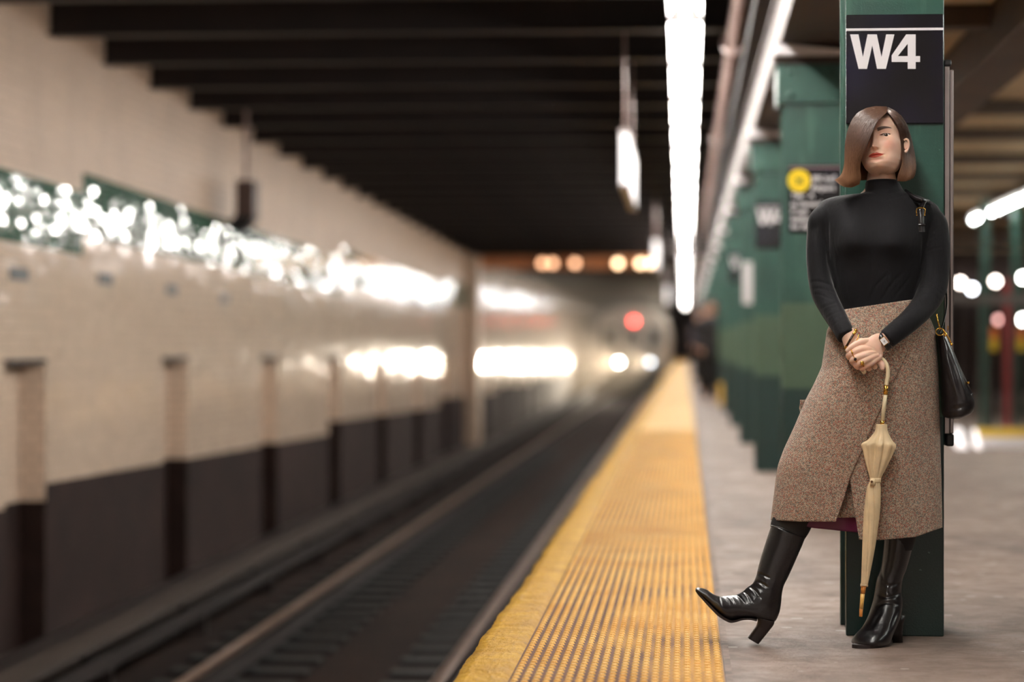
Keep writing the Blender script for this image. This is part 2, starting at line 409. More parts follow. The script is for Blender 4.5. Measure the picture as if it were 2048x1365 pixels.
# tiled wall with refuge niches; courses run level while the track climbs, so the bands step
niches = [(17.15, None)]
EDG = [17.15+4.98*k for k in range(24)]
SL = .0115
def zt(zref, y, ysteps, step): # level course in a climbing station, stepping up
    nst = sum(1 for s in ysteps if y >= s)
    return zref-SL*(y-17.2)+nst*step
DST = [31.2+14*k for k in range(10)]; BST = [18.23+13.9*k for k in range(10)]
def dado_z(y): return (-.07 if y >= 17.1 else -.20)-SL*(y-17.15)+sum(.155 for s in DST if y >= s)
def band_top(y): return 2.10-SL*(y-18.23)*1.0+sum(.15 for s in BST if y >= s)
def wallseg(mbs, x, y0, y1, depthX):
    """wall face quads at x between y0 and y1, split by bands"""
    steps = sorted({y0, y1, *[s for s in DST+BST+[17.1] if y0 < s < y1]})
    for a, b in zip(steps[:-1], steps[1:]):
        m_ = (a+b)/2; e_ = 1e-4
        d0, d1 = dado_z(a+e_), dado_z(b-e_); t0, t1 = band_top(a+e_), band_top(b-e_); u0, u1 = t0-.49, t1-.49
        green = a < 50.3
        def q(k, za, zb, zc, zd): mbs[k].add([(x, a, za), (x, b, zb), (x, b, zc), (x, a, zd)], [(0, 1, 2, 3)])
        q('dado', -1.3, -1.3, d1, d0)
        if green:
            q('tile', d0, d1, u1, u0); q('green', u0, u1, t1, t0); q('brick', t0, t1, 3.6, 3.6)
        else: q('tile', d0, d1, 3.6, 3.6)
mbs = {k: MB() for k in ('dado', 'tile', 'green', 'brick')}
# wall face, leaving openings below niche heads
NW = 1.05; ND = .19; NT_ = .82
prev = -4.0
extra = MB()
ys = [17.15-4.98*k for k in (4, 3, 2, 1)]+EDG
for yf in ys:
    if yf < 2 or yf > 120: continue
    yn = yf-NW
    wallseg(mbs, WX, prev, yn, 0)
    # above niche: only from niche head up
    a, b = yn, yf; ztop = NT_-SL*(yf-22)*.2
    sub = {k: MB() for k in mbs}; wallseg(sub, WX, a, b, 0)
    for k, s in sub.items():
        for f in s.f:
            vs = [list(s.v[i]) for i in f]
            if max(v[2] for v in vs) <= ztop: continue
            for v in vs: v[2] = max(v[2], ztop)
            mbs[k].add(vs, [(0, 1, 2, 3)])
    d = dado_z(yf-.2)
    for (za, zb, key) in ((-1.3, d, 'dado'), (d, ztop, 'tile')):
        mbs[key].add([(WX-ND, a, za), (WX-ND, b, za), (WX-ND, b, zb), (WX-ND, a, zb)], [(0, 1, 2, 3)])
        for yy in (a, b):
            mbs[key].add([(WX, yy, za), (WX-ND, yy, za), (WX-ND, yy, zb), (WX, yy, zb)], [(0, 1, 2, 3)])
    mbs['tile'].add([(WX, a, ztop), (WX, b, ztop), (WX-ND, b, ztop), (WX-ND, a, ztop)], [(0, 1, 2, 3)])
    extra.box(WX-ND, WX+.012, a-.01, b+.01, ztop-.035, ztop)  # dark strip standing in for the shadow under each niche head
    prev = yf
wallseg(mbs, WX, prev, 128, 0)
wall = MB(); order = ['dado', 'tile', 'green', 'brick']
for i, k in enumerate(order): wall.add(mbs[k].v, mbs[k].f, i)
wall.box(WX-.6, WX-ND-.02, -4, 128, -1.5, 3.6, 0)
o = wall.build('wall_left', None, mats=[M['dado'], M['tile_cream'], M['tile_green'], M['brick_cream']]); tag(o, kind='structure')
tag(extra.build('niche_shade', M['steel_dark']), kind='structure')
# pilaster where the tile scheme changes
mb = MB(); mb.box(WX+.004, WX+.27, 50.4, 51.3, -1.26, 2.80); tag(mb.build('pilaster', M['brick_cream'], bevel=.01), 'pale brick pilaster on the track wall where the green band ends', 'pilaster')
# little dark name tablets set in the tiles
tp = None
for k, y in enumerate((16.45, 18.95, 21.45, 23.95)):
    z = 1.42+(.0 if k == 0 else .06)-.028*k
    mb = MB(); mb.box(WX, WX+.006, y-.24, y+.24, z-.045, z+.045); o = mb.build('tile_tablet', M['black'])
    tag(o, ['dark tile tablet set in the cream wall nearest the camera', 'second dark tile tablet along the cream wall', 'third dark tile tablet along the cream wall, above the second niche', 'farthest dark tile tablet along the cream wall'][k], 'tile tablet')
# ceiling over the tracks and its beams
mb = MB(); mb.box(-5.2, .50, -7, 54, 3.62, 3.8); mb.box(-5.2, -.62, 54, 170, 2.9, 3.8); mb.box(-.62, .5, 54, 170, 3.62, 3.8); tag(mb.build('ceiling', M['ceil_dark']), kind='structure')
bz = lambda y: 3.17-.0095*(y-17.3)
YB = [12.2, 13.9, 15.6]+[17.3+1.655*k for k in range(22)]
bp = None
for y in YB:
    if bp is None:
        mb = MB(); mb.box(-4.62, .5, -.012, .012, .02, .50); mb.box(-4.62, .5, -.10, .10, 0, .022); mb.box(-4.62, .5, -.10, .10, .48, .50)
        bp = mb.build('ceiling_beam', M['steel_dark']); o = bp
        tag(o, 'soot dark steel beam crossing under the ceiling above the tracks', 'beam', 'steel beams above the tracks')
    else: o = bp.copy(); C.objects.link(o)
    o.location = (0, y, bz(y))
# lower beam ahead of the deeper tunnel, carrying warm lamps
mb = MB(); mb.box(-4.59, -.60, 53.4, 53.98, 2.62, 2.98); tag(mb.build('fascia_beam', simple('rusty brown beam', srgb(224, 156, 110), .5, var=.3), bevel=.02), 'low brown cross beam where the ceiling drops, with warm lamps on it', 'beam')
M['warm'] = emis('lit warm bulb', (1, .62, .34, 1), 6); M['warm2'] = emis('dim warm bulb', (1, .5, .26, 1), 3)
for i, (px, m_) in enumerate(((1085, 'warm2'), (1105, 'warm2'), (1150, 'warm2'), (1236, 'warm'), (1281, 'warm'), (1303, 'warm'))):
    c = P(px, 527, 53.2); e = empty('bulkhead_lamp', c, 'warm bulkhead lamp on the low cross beam, '+['leftmost', 'second from left', 'third from left', 'third from right', 'second from right', 'rightmost'][i]+' of six', 'lamp')
    mb = MB(); mb.sphere((0, 0, 0), .075); mb.build('bulb', M[m_], e, True)
    mb = MB(); mb.box(-.1, .1, .06, .2, -.09, .09); mb.build('back_plate', M['steel_dark'], e)
# fluorescent line above the platform edge
def fixture(x, y, z, mt, label, group, wd=.20, L=2.40):
    e = empty('fluorescent_light', (x, y, z), label, 'ceiling light', group)
    mb = MB(); h = L/2
    vs = []
    for yy in (-h, h): vs += [(-wd/2, yy, -.005), (-wd*.32, yy, .05), (wd*.32, yy, .05), (wd/2, yy, -.005)]
    mb.add(vs, [(0, 4, 5, 1), (1, 5, 6, 2), (2, 6, 7, 3)]); mb.build('reflector', M['white_refl'], e)
    mb = MB(); mb.box(-wd*.33, wd*.33, -h, h, .055, .12)
    for yy in (-h, h-.035): mb.box(-wd/2, wd/2, yy, yy+.035, -.03, .06)
    mb.build('housing', M['steel_dark'], e)
    mb = MB(); mb.cyl((0, -h+.06, -.015), (0, h-.06, -.015), .019, 12); mb.build('tube', mt, e, True)
    mb = MB(); mb.box(-.022, .022, -h+.02, -h+.06, -.05, .05); mb.box(-.022, .022, h-.06, h-.02, -.05, .05); mb.build('lamp_holder', M['white_paint'], e)
    mb = MB()
    for yy in (-h*.6, h*.6): mb.cyl((0, yy, .12), (0, yy, .45), .008, 8)
    mb.build('hanger', M['steel_dark'], e)
    return e
f0 = fixture(0.0, 3.79, 2.93, M['tube'], 'overhead fluorescent light of the bright line, nearer than the top of the frame', 'fluorescent lights above the platform edge')
NL = {4: 'nearest fluorescent light in view, cut by the top of the frame', 5: 'second fluorescent light from the top of the frame in the bright line', 6: 'third fluorescent light from the top of the frame in the bright line', 7: 'fourth fluorescent light from the top of the frame in the bright line', 8: 'fifth fluorescent light from the top of the frame in the bright line'}
for k in range(1, 50):
    dup(f0, (0, 2.44*k, 0), NL.get(k, 'overhead fluorescent light of the bright line, nearer than the top of the frame' if k < 4 else 'far fluorescent light of the bright line converging down the platform'))
# pipe with couplings
e = empty('ceiling_pipe', (.33, 14, 3.0), 'long pale painted pipe hung between the light line and the girder', 'pipe')
mb = MB(); mb.cyl((.33, 3, 3.0), (.33, 120, 3.0), .055, 16); mb.build('pipe_run', M['pipe'], e, True)
for y in (16.6, 24, 32, 44):
    mb = MB(); mb.cyl((.33, y-.1, 3.0), (.33, y+.1, 3.0), .085, 16); mb.cyl((.40, y, 2.99), (.44, y-.02, 2.97), .04, 12); mb.build('coupling', M['pipe'], e)
mb = MB()
for k in range(20): mb.cyl((.33, 6+k*5.1, 3.05), (.33, 6+k*5.1, 3.7), .01, 8)
mb.build('hanger', M['steel_dark'], e); adopt(e)
# girder along the columns
mb = MB(); mb.box(.52, .55, -7, 130, 2.52, 2.86); mb.box(.495, .86, -7, 130, 2.508, 2.53); mb.box(.80, .83, -7, 130, 2.52, 2.86); mb.box(.495, .86, -7, 130, 2.84, 2.87)
tag(mb.build('column_girder', M['girder']), 'pale riveted girder running along the tops of the green columns', 'girder')
mb = MB(); mb.box(.40, .58, -7, 130, 2.872, 3.8); tag(mb.build('ceiling_upstand', M['ceil_dark']), kind='structure')
# ceiling over the platform: slab and cross beams
mb = MB(); mb.box(.58, .9, -7, 150, 2.87, 3.0); mb.box(.86, 7.2, -7, 150, 2.72, 2.84); tag(mb.build('ceiling_platform', M['soffit']), kind='structure')
bp = None
for y, hh in ((7.93, .30), (12.93, .12), (17.93, .10), (20.2, .10), (22.93, .10), (25.4, .08), (27.93, .10), (32.93, .10), (37.93, .1), (42.93, .1)):
    mb = MB(); mb.box(.865, 7.19, y-.09, y+.09, 2.72-hh, 2.72); o = mb.build('cross_beam', M['beam_brown'], bevel=.01)
    tag(o, 'brown cross beam under the platform ceiling', 'beam', 'cross beams over the platform')
mb = MB(); mb.box(1.60, 1.90, 9.5, 45.9, 2.46, 2.72); tag(mb.build('lengthwise_beam', M['beam_brown'], bevel=.01), 'dark brown beam running lengthwise under the platform ceiling', 'beam')
f1 = fixture(3.72, 18.28, 2.56, M['tube_side'], 'fluorescent light of the bright line over the far side of the platform', 'fluorescent lights over the far side of the platform', wd=.09)
for k in (-5, -4, -3, -2, -1, 1, 2, 3, 4, 5): dup(f1, (0, 2.44*k, 0), 'fluorescent light of the bright line over the far side of the platform' if k < 3 else ['third from last', 'next to last', 'last'][k-3]+' light of the slanting bright line at the right frame edge')
# ------------------------------------------------------------------ green columns
CX0, CX1 = .513, .823
def column(y, label, far=False):
    e = empty('steel_column', ((CX0+CX1)/2, y+.155, 0), label, 'column')
    y1 = y+.31
    mb = MB(); mb.box(CX0, CX1, y, y+.022, 0, 2.20); mb.box(CX0, CX1, y1-.022, y1, 0, 2.20)
    mb.box(CX0+.014, CX1-.014, y+.022, y1-.022, 0, 2.20); mb.build('shaft', M['green'], e, bevel=.004)
    mb = MB(); mb.box(CX0-.03, CX1+.03, y-.03, y1+.03, 2.20, 2.40)
    for s in (0, 1):
        xx = CX0+.04 if s == 0 else CX1-.04
        mb.sphere((xx, y-.03, 2.24), .018); mb.sphere((xx, y-.03, 2.36), .018)
    mb.build('capital', M['green'], e)
    mb = MB(); mb.box(CX0-.01, CX1+.01, y+.02, y1-.02, 2.44, 2.508); mb.box(CX0-.045, CX1+.045, y-.045, y1+.045, 2.41, 2.44); mb.box(CX0-.01, CX1+.01, y-.01, y1+.01, 2.40, 2.41); mb.build('bearing_plate', M['girder'], e)
    mb = MB(); a_, b_ = CX0-.05, CX1+.02; mb.add([(a_, y-.12, 2.442), (b_, y-.12, 2.442), (b_, y-.12, 2.462), (a_, y-.12, 2.505), (a_, y-.05, 2.442), (b_, y-.05, 2.442), (b_, y-.05, 2.462), (a_, y-.05, 2.505)], [(0, 1, 2, 3), (7, 6, 5, 4), (0, 4, 5, 1), (1, 5, 6, 2), (2, 6, 7, 3), (3, 7, 4, 0)]); mb.build('lit_wedge', M['white_paint'], e)  # white wedge added, its paint standing in for light on the plate
    adopt(e); return e
names = ['nearest green steel column, the one the woman leans on, with the W4 sign',
         'second green steel column, behind the woman, carrying the black advisory sign',
         'third green steel column along the platform, with a small black W4 sign',
         'fourth green steel column along the platform, with a narrow white notice',
         'fifth green steel column along the platform', 'sixth green steel column along the platform', 'seventh green steel column along the platform',
         'eighth green steel column along the platform']
for k in range(14):
    if k < 8: column(7.78+5*k, names[k])
    else:
        c_ = column(7.78+5*k, 'distant green steel column far down the platform'); c_['group'] = 'far green columns'
# W4 sign
def w4_sign(y, label):
    """station plate fixed on the camera side of the column at distance y"""
    e = empty('station_sign', ((CX0+CX1)/2, y, 1.8), label, 'sign')
    c0 = P(1692, 30, 7.775); c1 = P(1886.5, 247, 7.775); x0, x1 = c0.x, c1.x; zt_, zb = c0.z, c1.z
    mb = MB(); mb.box(x0, x1, y-.010, y-.001, zb, zt_); mb.build('sign_plate', M['signblack'], e, bevel=.002)
    lz = P(1700, 60, 7.775).z; mb = MB(); mb.box(x0, x1, y-.0125, y-.010, lz-.0038, lz+.0038); mb.build('white_line', M['white_paint'], e)
    S = 3.413
    def loop(pts): return [((1530+a/S), (b/S)) for a, b in pts]
    Wl = [(580, 237), (637, 237), (667, 392), (699, 237), (762, 237), (794, 392), (826, 237), (882, 237), (824, 472), (764, 472), (731, 312), (695, 472), (638, 472)]
    F4 = [(962, 237), (1027, 237), (1027, 385), (1057, 385), (1057, 425), (1027, 425), (1027, 472), (973, 472), (973, 425), (863, 425), (863, 380)]
    F4h = [(973, 300), (973, 385), (905, 385)]
    def conv(l): 
        r = []
        for a, b in loop(l):
            p = P(a, b, 7.775); r.append((p.x, p.z))
        return r
    poly_curve('letter_w', [conv(Wl)], ((0, y-.0115, 0), (1, 0, 0), (0, 0, 1)), .0008, M['white_paint'], e)
    poly_curve('number_4', [conv(F4), conv(F4h)], ((0, y-.0115, 0), (1, 0, 0), (0, 0, 1)), .0008, M['white_paint'], e)
    adopt(e)
def signblack():
    t = NT('glossy dark blue-black enamel'); co = t.coord(); n = t.noise(co, 5, 2)
    t.setv('Base Color', t.ramp(n, [(.4, srgb(14, 11, 16)), (.75, srgb(20, 17, 38))])); t.setv('Roughness', .22)
    t.setv('Normal', t.bump(t.noise(co, 8, 1), .15, .01)); M['signblack'] = t.m
signblack()
w4_sign(7.78, 'black W4 station sign on the nearest column above the woman')
w4_sign(17.78, 'black W4 station sign on the third column down the platform')
w4_sign(27.78, 'small distant black W4 station sign on the fifth column')
# advisory sign on second column
def advisory():
    y = 12.78; e = empty('advisory_sign', (.67, y, 1.7), 'black advisory sign with yellow airport symbol and white lines of text on the second column', 'sign')
    a = P(1577, 331, y); b = P(1577, 466, y); x0, x1 = a.x, CX1-.005
    mb = MB(); mb.box(x0, x1, y-.010, y-.001, b.z, a.z); mb.build('sign_plate', M['signblack'], e, bevel=.002)
    mb = MB(); mb.box(x0, x1, y-.013, y-.010, a.z-.016, a.z-.008); mb.build('top_line', simple('dusty pink line', srgb(150, 120, 124), .5), e)
    c = P(1598, 362, y); mb = MB(); mb.cyl((c.x, y-.010, c.z), (c.x, y-.0135, c.z), .060, 40); mb.build('yellow_disc', simple('yellow enamel', srgb(250, 214, 20), .4, var=.03), e)
    pl = [(0, .040), (.006, .030), (.006, .012), (.038, -.008), (.038, -.016), (.006, -.006), (.005, -.026), (.015, -.034), (.015, -.039), (0, -.035), (-.015, -.039), (-.015, -.034), (-.005, -.026), (-.006, -.006), (-.038, -.016), (-.038, -.008), (-.006, .012), (-.006, .030)]
    r = math.radians(50); pl = [(p[0]*math.cos(r)-p[1]*math.sin(r), p[0]*math.sin(r)+p[1]*math.cos(r)) for p in pl]
    poly_curve('aeroplane_symbol', [pl], ((c.x, y-.0142, c.z), (.62, 0, 0), (0, 0, .62)), .0006, M['black'], e)
    rows = [(1624, 363, 'JFK Int\'l', .040), (1622, 381, 'Airport', .040), (1583, 396, 'Take  A', .036), (1582, 413, 'to Howard', .036), (1582, 428, 'Beach', .036), (1582, 443, 'Station', .036), (1582, 458, 'for AirTrain', .036)]
    for px, py, s_, sz in rows:
        q = P(px, py, y); text('text_line', s_, sz, ((q.x, y-.0125, q.z), (1, 0, 0), (0, 0, 1)), M['white_paint'], e, .0014)
    adopt(e)
advisory()
# narrow white notice, fourth column
a = P(1486, 524, 22.76); b = P(1504, 608, 22.76)
mb = MB(); mb.box(a.x, b.x, 22.755, 22.775, b.z, a.z); tag(mb.build('paper_notice', M['white_paint']), 'narrow white upright notice on the fourth column', 'notice')
# map case on the right side of the nearest column
e = empty('map_case', (.85, 7.95, .6), 'steel framed map case seen edge-on, fixed to the side of the nearest column', 'map case')
zt2 = P(1897, 133, 7.8).z; zb2 = P(1897, 868, 7.8).z
mb = MB(); mb.box(.826, .842, 7.795, 8.35, zb2, zt2); mb.build('frame_back', M['steel'], e, bevel=.002)
mb = MB(); mb.box(.8435, .8555, 7.80, 8.35, zb2, zt2-.01); mb.build('frame_front', M['steel'], e, bevel=.003)
mb = MB(); mb.box(.824, .848, 7.79, 8.35, zt2, zt2+.022); mb.box(.830, .856, 7.79, 8.35, zb2-.04, zb2); mb.build('end_cap', M['black'], e, bevel=.006)
adopt(e)
# hanging white sign boxes over the platform edge
def hang(y0, y1, x, zt_, zb, label):
    e = empty('hanging_sign_box', (x, y0, zt_), label, 'hanging sign')
    mb = MB(); mb.box(x-.03, x+.03, y0, y1, zb, zt_); mb.build('panel', M['white_lit'], e, bevel=.01)
    mb = MB(); mb.box(x-.035, x+.035, y0-.01, y1+.01, zt_, zt_+.03); mb.box(x-.033, x+.033, y0-.01, y1+.01, zb-.02, zb); mb.build('frame', M['steel'], e)
    for yy in (y0+.3, y1-.3):
        mb = MB(); mb.cyl((x, yy, zt_), (x, yy, 3.63), .008, 8); mb.build('hanger_rod', M['pipe'], e)
    adopt(e)
hang(17, 20, -.43, 2.42, 2.06, 'white sign box hung over the platform edge, nearest and largest of three')
hang(35, 37.2, -.43, 2.44, 2.06, 'white sign box hung over the platform edge, middle one of three')
hang(62, 64.5, -.45, 2.42, 2.02, 'white sign box hung over the platform edge, farthest of three')
# loudspeaker hung by the wall
e = empty('loudspeaker', P(492, 360, 23.6), 'dark boxy loudspeaker hung on a rod in front of the green wall band', 'loudspeaker')
def PX(px, py, y=23.6): return P(px, py, y)
mb = MB(); a = PX(474, 362); b = PX(512, 440); mb.box(a.x, b.x, 23.5, 23.78, b.z, a.z); mb.build('speaker_body', simple('brown black casing', srgb(84, 64, 58), .5, var=.2), e, bevel=.01)
mb = MB(); p = [PX(474, 432), PX(512, 436), PX(500, 452), PX(478, 468), PX(456, 452)]
vs = [(q.x, 23.48, q.z) for q in p]+[(q.x, 23.76, q.z) for q in p]
mb.add(vs, [(0, 1, 2, 3, 4), (9, 8, 7, 6, 5)]+[(i, 5+i, 5+(i+1) % 5, (i+1) % 5) for i in range(5)]); mb.build('horn', M['black'], e)
mb = MB(); a = PX(490, 280); b = PX(491, 362); mb.cyl((b.x, 23.64, b.z), (b.x, 23.64, 3.63), .02, 12); mb.build('hanger_rod', M['pipe'], e)
adopt(e)
# ------------------------------------------------------------------ train
def train():
    Y = 104; xc = -2.25; zr = -1.07
    e = empty('subway_train', (xc, Y, zr), 'subway train far down the track coming on with bright headlights and a red light', 'train')
    st = simple('stainless carbody', srgb(190, 176, 160), .5, metal=.2, var=.1)
    prof = [(-1.45, .95), (-1.52, 1.2), (-1.52, 2.7), (-1.40, 3.15), (-1.05, 3.48), (-.5, 3.62), (.5, 3.62), (1.05, 3.48), (1.40, 3.15), (1.52, 2.7), (1.52, 1.2), (1.45, .95)]
    n = len(prof); vs = [(xc+x*(1 if yy else .97), Y+yy, zr+z) for yy in (0, .25, 36) for x, z in prof]
    mb = MB(); mb.add(vs, [(j*n+i, j*n+(i+1) % n, (j+1)*n+(i+1) % n, (j+1)*n+i) for j in (0, 1) for i in range(n)]+[tuple(range(n))[::-1], tuple(range(2*n, 3*n))])
    mb.build('carbody', st, e, bevel=.03)
    gl = simple('dark cab glass', srgb(30, 32, 36), .1)
    for x in (-1.3, .62):
        mb = MB(); mb.box(xc+x, xc+x+.68, Y-.02, Y, zr+1.9, zr+2.75); mb.build('windshield', gl, e)
    mb = MB(); mb.box(xc-.36, xc+.36, Y-.03, Y, zr+1.05, zr+3.0); d_ = mb.build('end_door', st, e, bevel=.01)
    mb = MB(); mb.box(xc-.24, xc+.24, Y-.045, Y-.03, zr+1.9, zr+2.7); mb.build('door_window', gl, e)
    hl = emis('lit headlight', (1, .93, .80, 1), HEAD_E); hl2 = emis('lit headlight cool', (.92, .97, 1, 1), HEAD_E*.25)
    for i, px in enumerate((1238, 1300)):
        c = P(px, 725, Y-.05); mb = MB(); mb.cyl((c.x, Y-.06, c.z), (c.x, Y-.02, c.z), .085, 24); mb.build('headlight', (hl, hl2)[i], e)
        mb = MB(); mb.cyl((c.x, Y-.04, c.z), (c.x, Y, c.z), .13, 24); mb.build('headlight_rim', M['black'], e)
    c = P(1268, 643, Y-.05); mb = MB(); mb.cyl((c.x, Y-.06, c.z), (c.x, Y-.0, c.z), .12, 24); mb.build('red_light', emis('lit red lens', (1, .05, .04, 1), 14), e)
    mb = MB(); mb.box(xc-1.2, xc+1.2, Y+.2, Y+35, zr+.35, zr+.95); mb.box(xc-.3, xc+.3, Y-.25, Y+.2, zr+.55, zr+.8); mb.build('underframe', M['steel_dark'], e)
    adopt(e)
    for i, px in enumerate((1238, 1300)):
        c = P(px, 725, Y-.3); l = bpy.data.lights.new('headlight_beam', 'SPOT'); l.energy = WALLSPOT*(1 if i == 0 else .6); l.color = (1, .84, .64); l.spot_size = math.radians(19); l.spot_blend = .8; l.shadow_soft_size = .1
        o = bpy.data.objects.new('headlight_beam', l); C.objects.link(o); o.location = c
        o.rotation_euler = Vector((-.158, -1, -.004)).to_track_quat('-Z', 'Y').to_euler(); o.parent = e; 
        bpy.context.view_layer.update(); o.matrix_parent_inverse = e.matrix_world.inverted()
train()
# haze in the tunnel in front of the train
mb = MB(); mb.box(-4.5, -.66, 65, 103.5, -.88, 2.85)
hm = bpy.data.materials.new('tunnel haze'); hm.use_nodes = True; hm.node_tree.nodes.clear()
vo_ = hm.node_tree.nodes.new('ShaderNodeVolumeScatter'); vo_.inputs['Density'].default_value = HAZE; vo_.inputs['Anisotropy'].default_value = .55; vo_.inputs['Color'].default_value = (1, .86, .70, 1)
ho_ = hm.node_tree.nodes.new('ShaderNodeOutputMaterial'); hm.node_tree.links.new(vo_.outputs[0], ho_.inputs['Volume'])
if HAZE: tag(mb.build('haze', hm), 'warm dusty haze hanging in the tunnel in front of the train', 'haze', kind='stuff')
# end of tunnel behind the train
mb = MB(); mb.box(-6, 9, 168, 168.5, -1.5, 4); tag(mb.build('wall_far', M['ceil_dark']), kind='structure')
mb = MB(); mb.box(7.2, 7.5, -7, 168, -1.5, 3.6); tag(mb.build('wall_right', simple('dark right wall', srgb(58, 46, 42), .6, var=.4, vscale=.8)), kind='structure')
# ------------------------------------------------------------------ right background: stair railing and things behind
RY = 22.3
e = empty('stair_railing', (3.6, RY, 0), 'dark metal stair railing with white kerb and yellow band on the right', 'railing')
a = P(1945, 605, RY); zk = P(1945, 888, RY).z
mb = MB(); mb.box(2.40, 5.4, RY-.03, RY+.03, 1.30, 1.38); mb.build('top_rail', simple('grey rail paint', srgb(96, 88, 84), .4, metal=.3), e, bevel=.01)
xk = P(1948, 880, RY).x
mb = MB(); mb.box(xk, 5.4, RY-.14, RY+.10, 0, .090); mb.build('kerb', M['white_paint'], e)
mb = MB(); mb.box(xk, 5.4, RY-.12, RY+.09, .090, .17); mb.build('yellow_band', simple('yellow band', srgb(214, 176, 60), .5), e)
mb = MB()
for k in range(26):
    x = 2.42+k*.115; mb.cyl((x, RY, .0 if x < xk else .17), (x, RY, 1.30), .011, 8)
mb.build('baluster', simple('dark baluster', srgb(62, 50, 48), .5), e); adopt(e)
for i, (p0, p1, q0, q1) in enumerate(((1912, 1936, 842, 882), (1953, 1964, 846, 884))):
    a = P(p0, q0, 21.8); b = P(p1, q1, 21.8); mb = MB()
    mb.add([(a.x, 21.8, a.z), (b.x-.05, 21.8, a.z), (b.x, 21.8, b.z), (a.x+.02, 21.8, b.z), (a.x, 22.1, a.z), (b.x-.05, 22.1, a.z), (b.x, 22.1, b.z), (a.x+.02, 22.1, b.z)], [(0, 3, 2, 1), (4, 5, 6, 7), (0, 1, 5, 4), (3, 7, 6, 2), (0, 4, 7, 3), (1, 2, 6, 5)])
    o = mb.build('white_panel', M['white_lit'], bevel=.01)
    tag(o, ['wider bright white low panel just right of the map case by the stair railing', 'narrow bright white low panel at the end of the white kerb'][i], 'panel')
    o.location.z = -min(v.co.z for v in o.data.vertices)
def post(px0, px1, Y, ytop, m, name, label, cat, z0=0):
    a = P(px0, ytop, Y); b = P(px1, ytop, Y); mb = MB(); w2 = b.x-a.x
    mb.box(a.x, b.x, Y, Y+w2, z0, a.z); mb.box(a.x-.02, b.x+.02, Y-.02, Y+w2+.02, z0, z0+.03)
    o = mb.build(name, m, bevel=.005); tag(o, label, cat); return o
post(1962, 1980, 27, 400, M['green_flat'], 'steel_column', 'blurred green post behind the stair railing left of the red post', 'column')
post(2009, 2021, 27, 560, simple('red paint', srgb(150, 40, 44), .5), 'red_post', 'red post standing behind the stair railing', 'post')
post(2026, 2040, 29, 400, M['green_flat'], 'steel_column', 'blurred green post behind the stair railing right of the red post', 'column')
for i, (px, pw) in enumerate(((1987, 16), (2042, 14))):
    Y = 25.5; a = P(px-pw/2, 655, Y); b = P(px+pw/2, 702, Y); mid = P(px, 678, Y).z
    e = empty('caution_sign', (a.x+.04, Y, 0), ['orange and yellow caution sign on a thin pole left of the red post', 'orange and yellow caution sign at the right edge of the frame'][i], 'sign')
    mb = MB(); mb.box(a.x, b.x, Y, Y+.02, mid, a.z); mb.build('orange_plate', simple('orange paint', srgb(220, 110, 40), .5), e)
    mb = MB(); mb.box(a.x, b.x, Y, Y+.02, b.z, mid); mb.build('yellow_plate', simple('yellow paint', srgb(225, 185, 30), .5), e)
    mb = MB(); mb.cyl(((a.x+b.x)/2, Y+.03, 0), ((a.x+b.x)/2, Y+.03, a.z), .018, 10); mb.build('pole', M['steel_dark'], e); adopt(e)
# partition wall behind with round lamps
mb = MB(); mb.box(2.9, 7.2, 46, 46.2, 0, 2.72); tag(mb.build('wall_partition', simple('dark partition', srgb(52, 42, 40), .6, var=.4, vscale=.8)), kind='structure')
for i, (px, py, e_, c_) in enumerate(((1921, 566, 16, (1, .86, .76, 1)), (1944, 578, 16, (.9, .93, 1, 1)), (1991, 563, 16, (1, .86, .76, 1)), (2046, 556, 26, (1, 1, .95, 1)), (2046, 640, 26, (1, 1, .92, 1)), (1997, 640, 3, (1, .5, .45, 1)), (1985, 776, 4, (1, .62, .5, 1)), (1956, 842, 6, (1, .7, .62, 1)))):
    if py > 700: continue
    Y = 45.9; c = P(px, py, Y); e = empty('wall_lamp', c, 'small round lamp on the dark partition, '+['leftmost', 'second from left, bluish', 'above the caution sign', 'upper one at the right frame edge', 'lower one at the right frame edge', 'dim reddish one beside the red post'][i], 'lamp')
    mb = MB(); mb.sphere((0, 0, 0), .055); mb.build('globe', emis('lit globe', c_, e_), e, True)
    mb = MB(); mb.cyl((0, .03, 0), (0, .1, 0), .07, 16); mb.build('base', M['black'], e)
# ================================================================== the woman
M['skin'] = None
def skin_mat():
    t = NT('skin'); co = t.coord()
    lip = t.node('ShaderNodeAttribute', attribute_name='lip').outputs['Fac']; brow = t.node('ShaderNodeAttribute', attribute_name='brow').outputs['Fac']
    lash = t.node('ShaderNodeAttribute', attribute_name='lash').outputs['Fac']; blush = t.node('ShaderNodeAttribute', attribute_name='blush').outputs['Fac']
    base = t.ramp(t.noise(co, 40, 4), [(.3, srgb(238, 192, 166)), (.7, srgb(244, 204, 182))])
    c = t.mix(t.math('MULTIPLY', blush, .45), base, srgb(214, 128, 104))
    c = t.mix(lip, c, srgb(186, 74, 58)); c = t.mix(t.math('MULTIPLY', brow, .97), c, srgb(38, 22, 18)); c = t.mix(lash, c, srgb(30, 18, 16))
    t.setv('Base Color', c); t.setv('Roughness', t.math('SUBTRACT', .46, t.math('MULTIPLY', lip, .16)))
    t.setv('Subsurface Weight', .18); t.b.inputs['Subsurface Radius'].default_value = (1, .35, .2); t.b.inputs['Subsurface Scale'].default_value = .006
    t.setv('Normal', t.bump(t.noise(co, 500, 2), .08, .001)); M['skin'] = t.m
skin_mat()
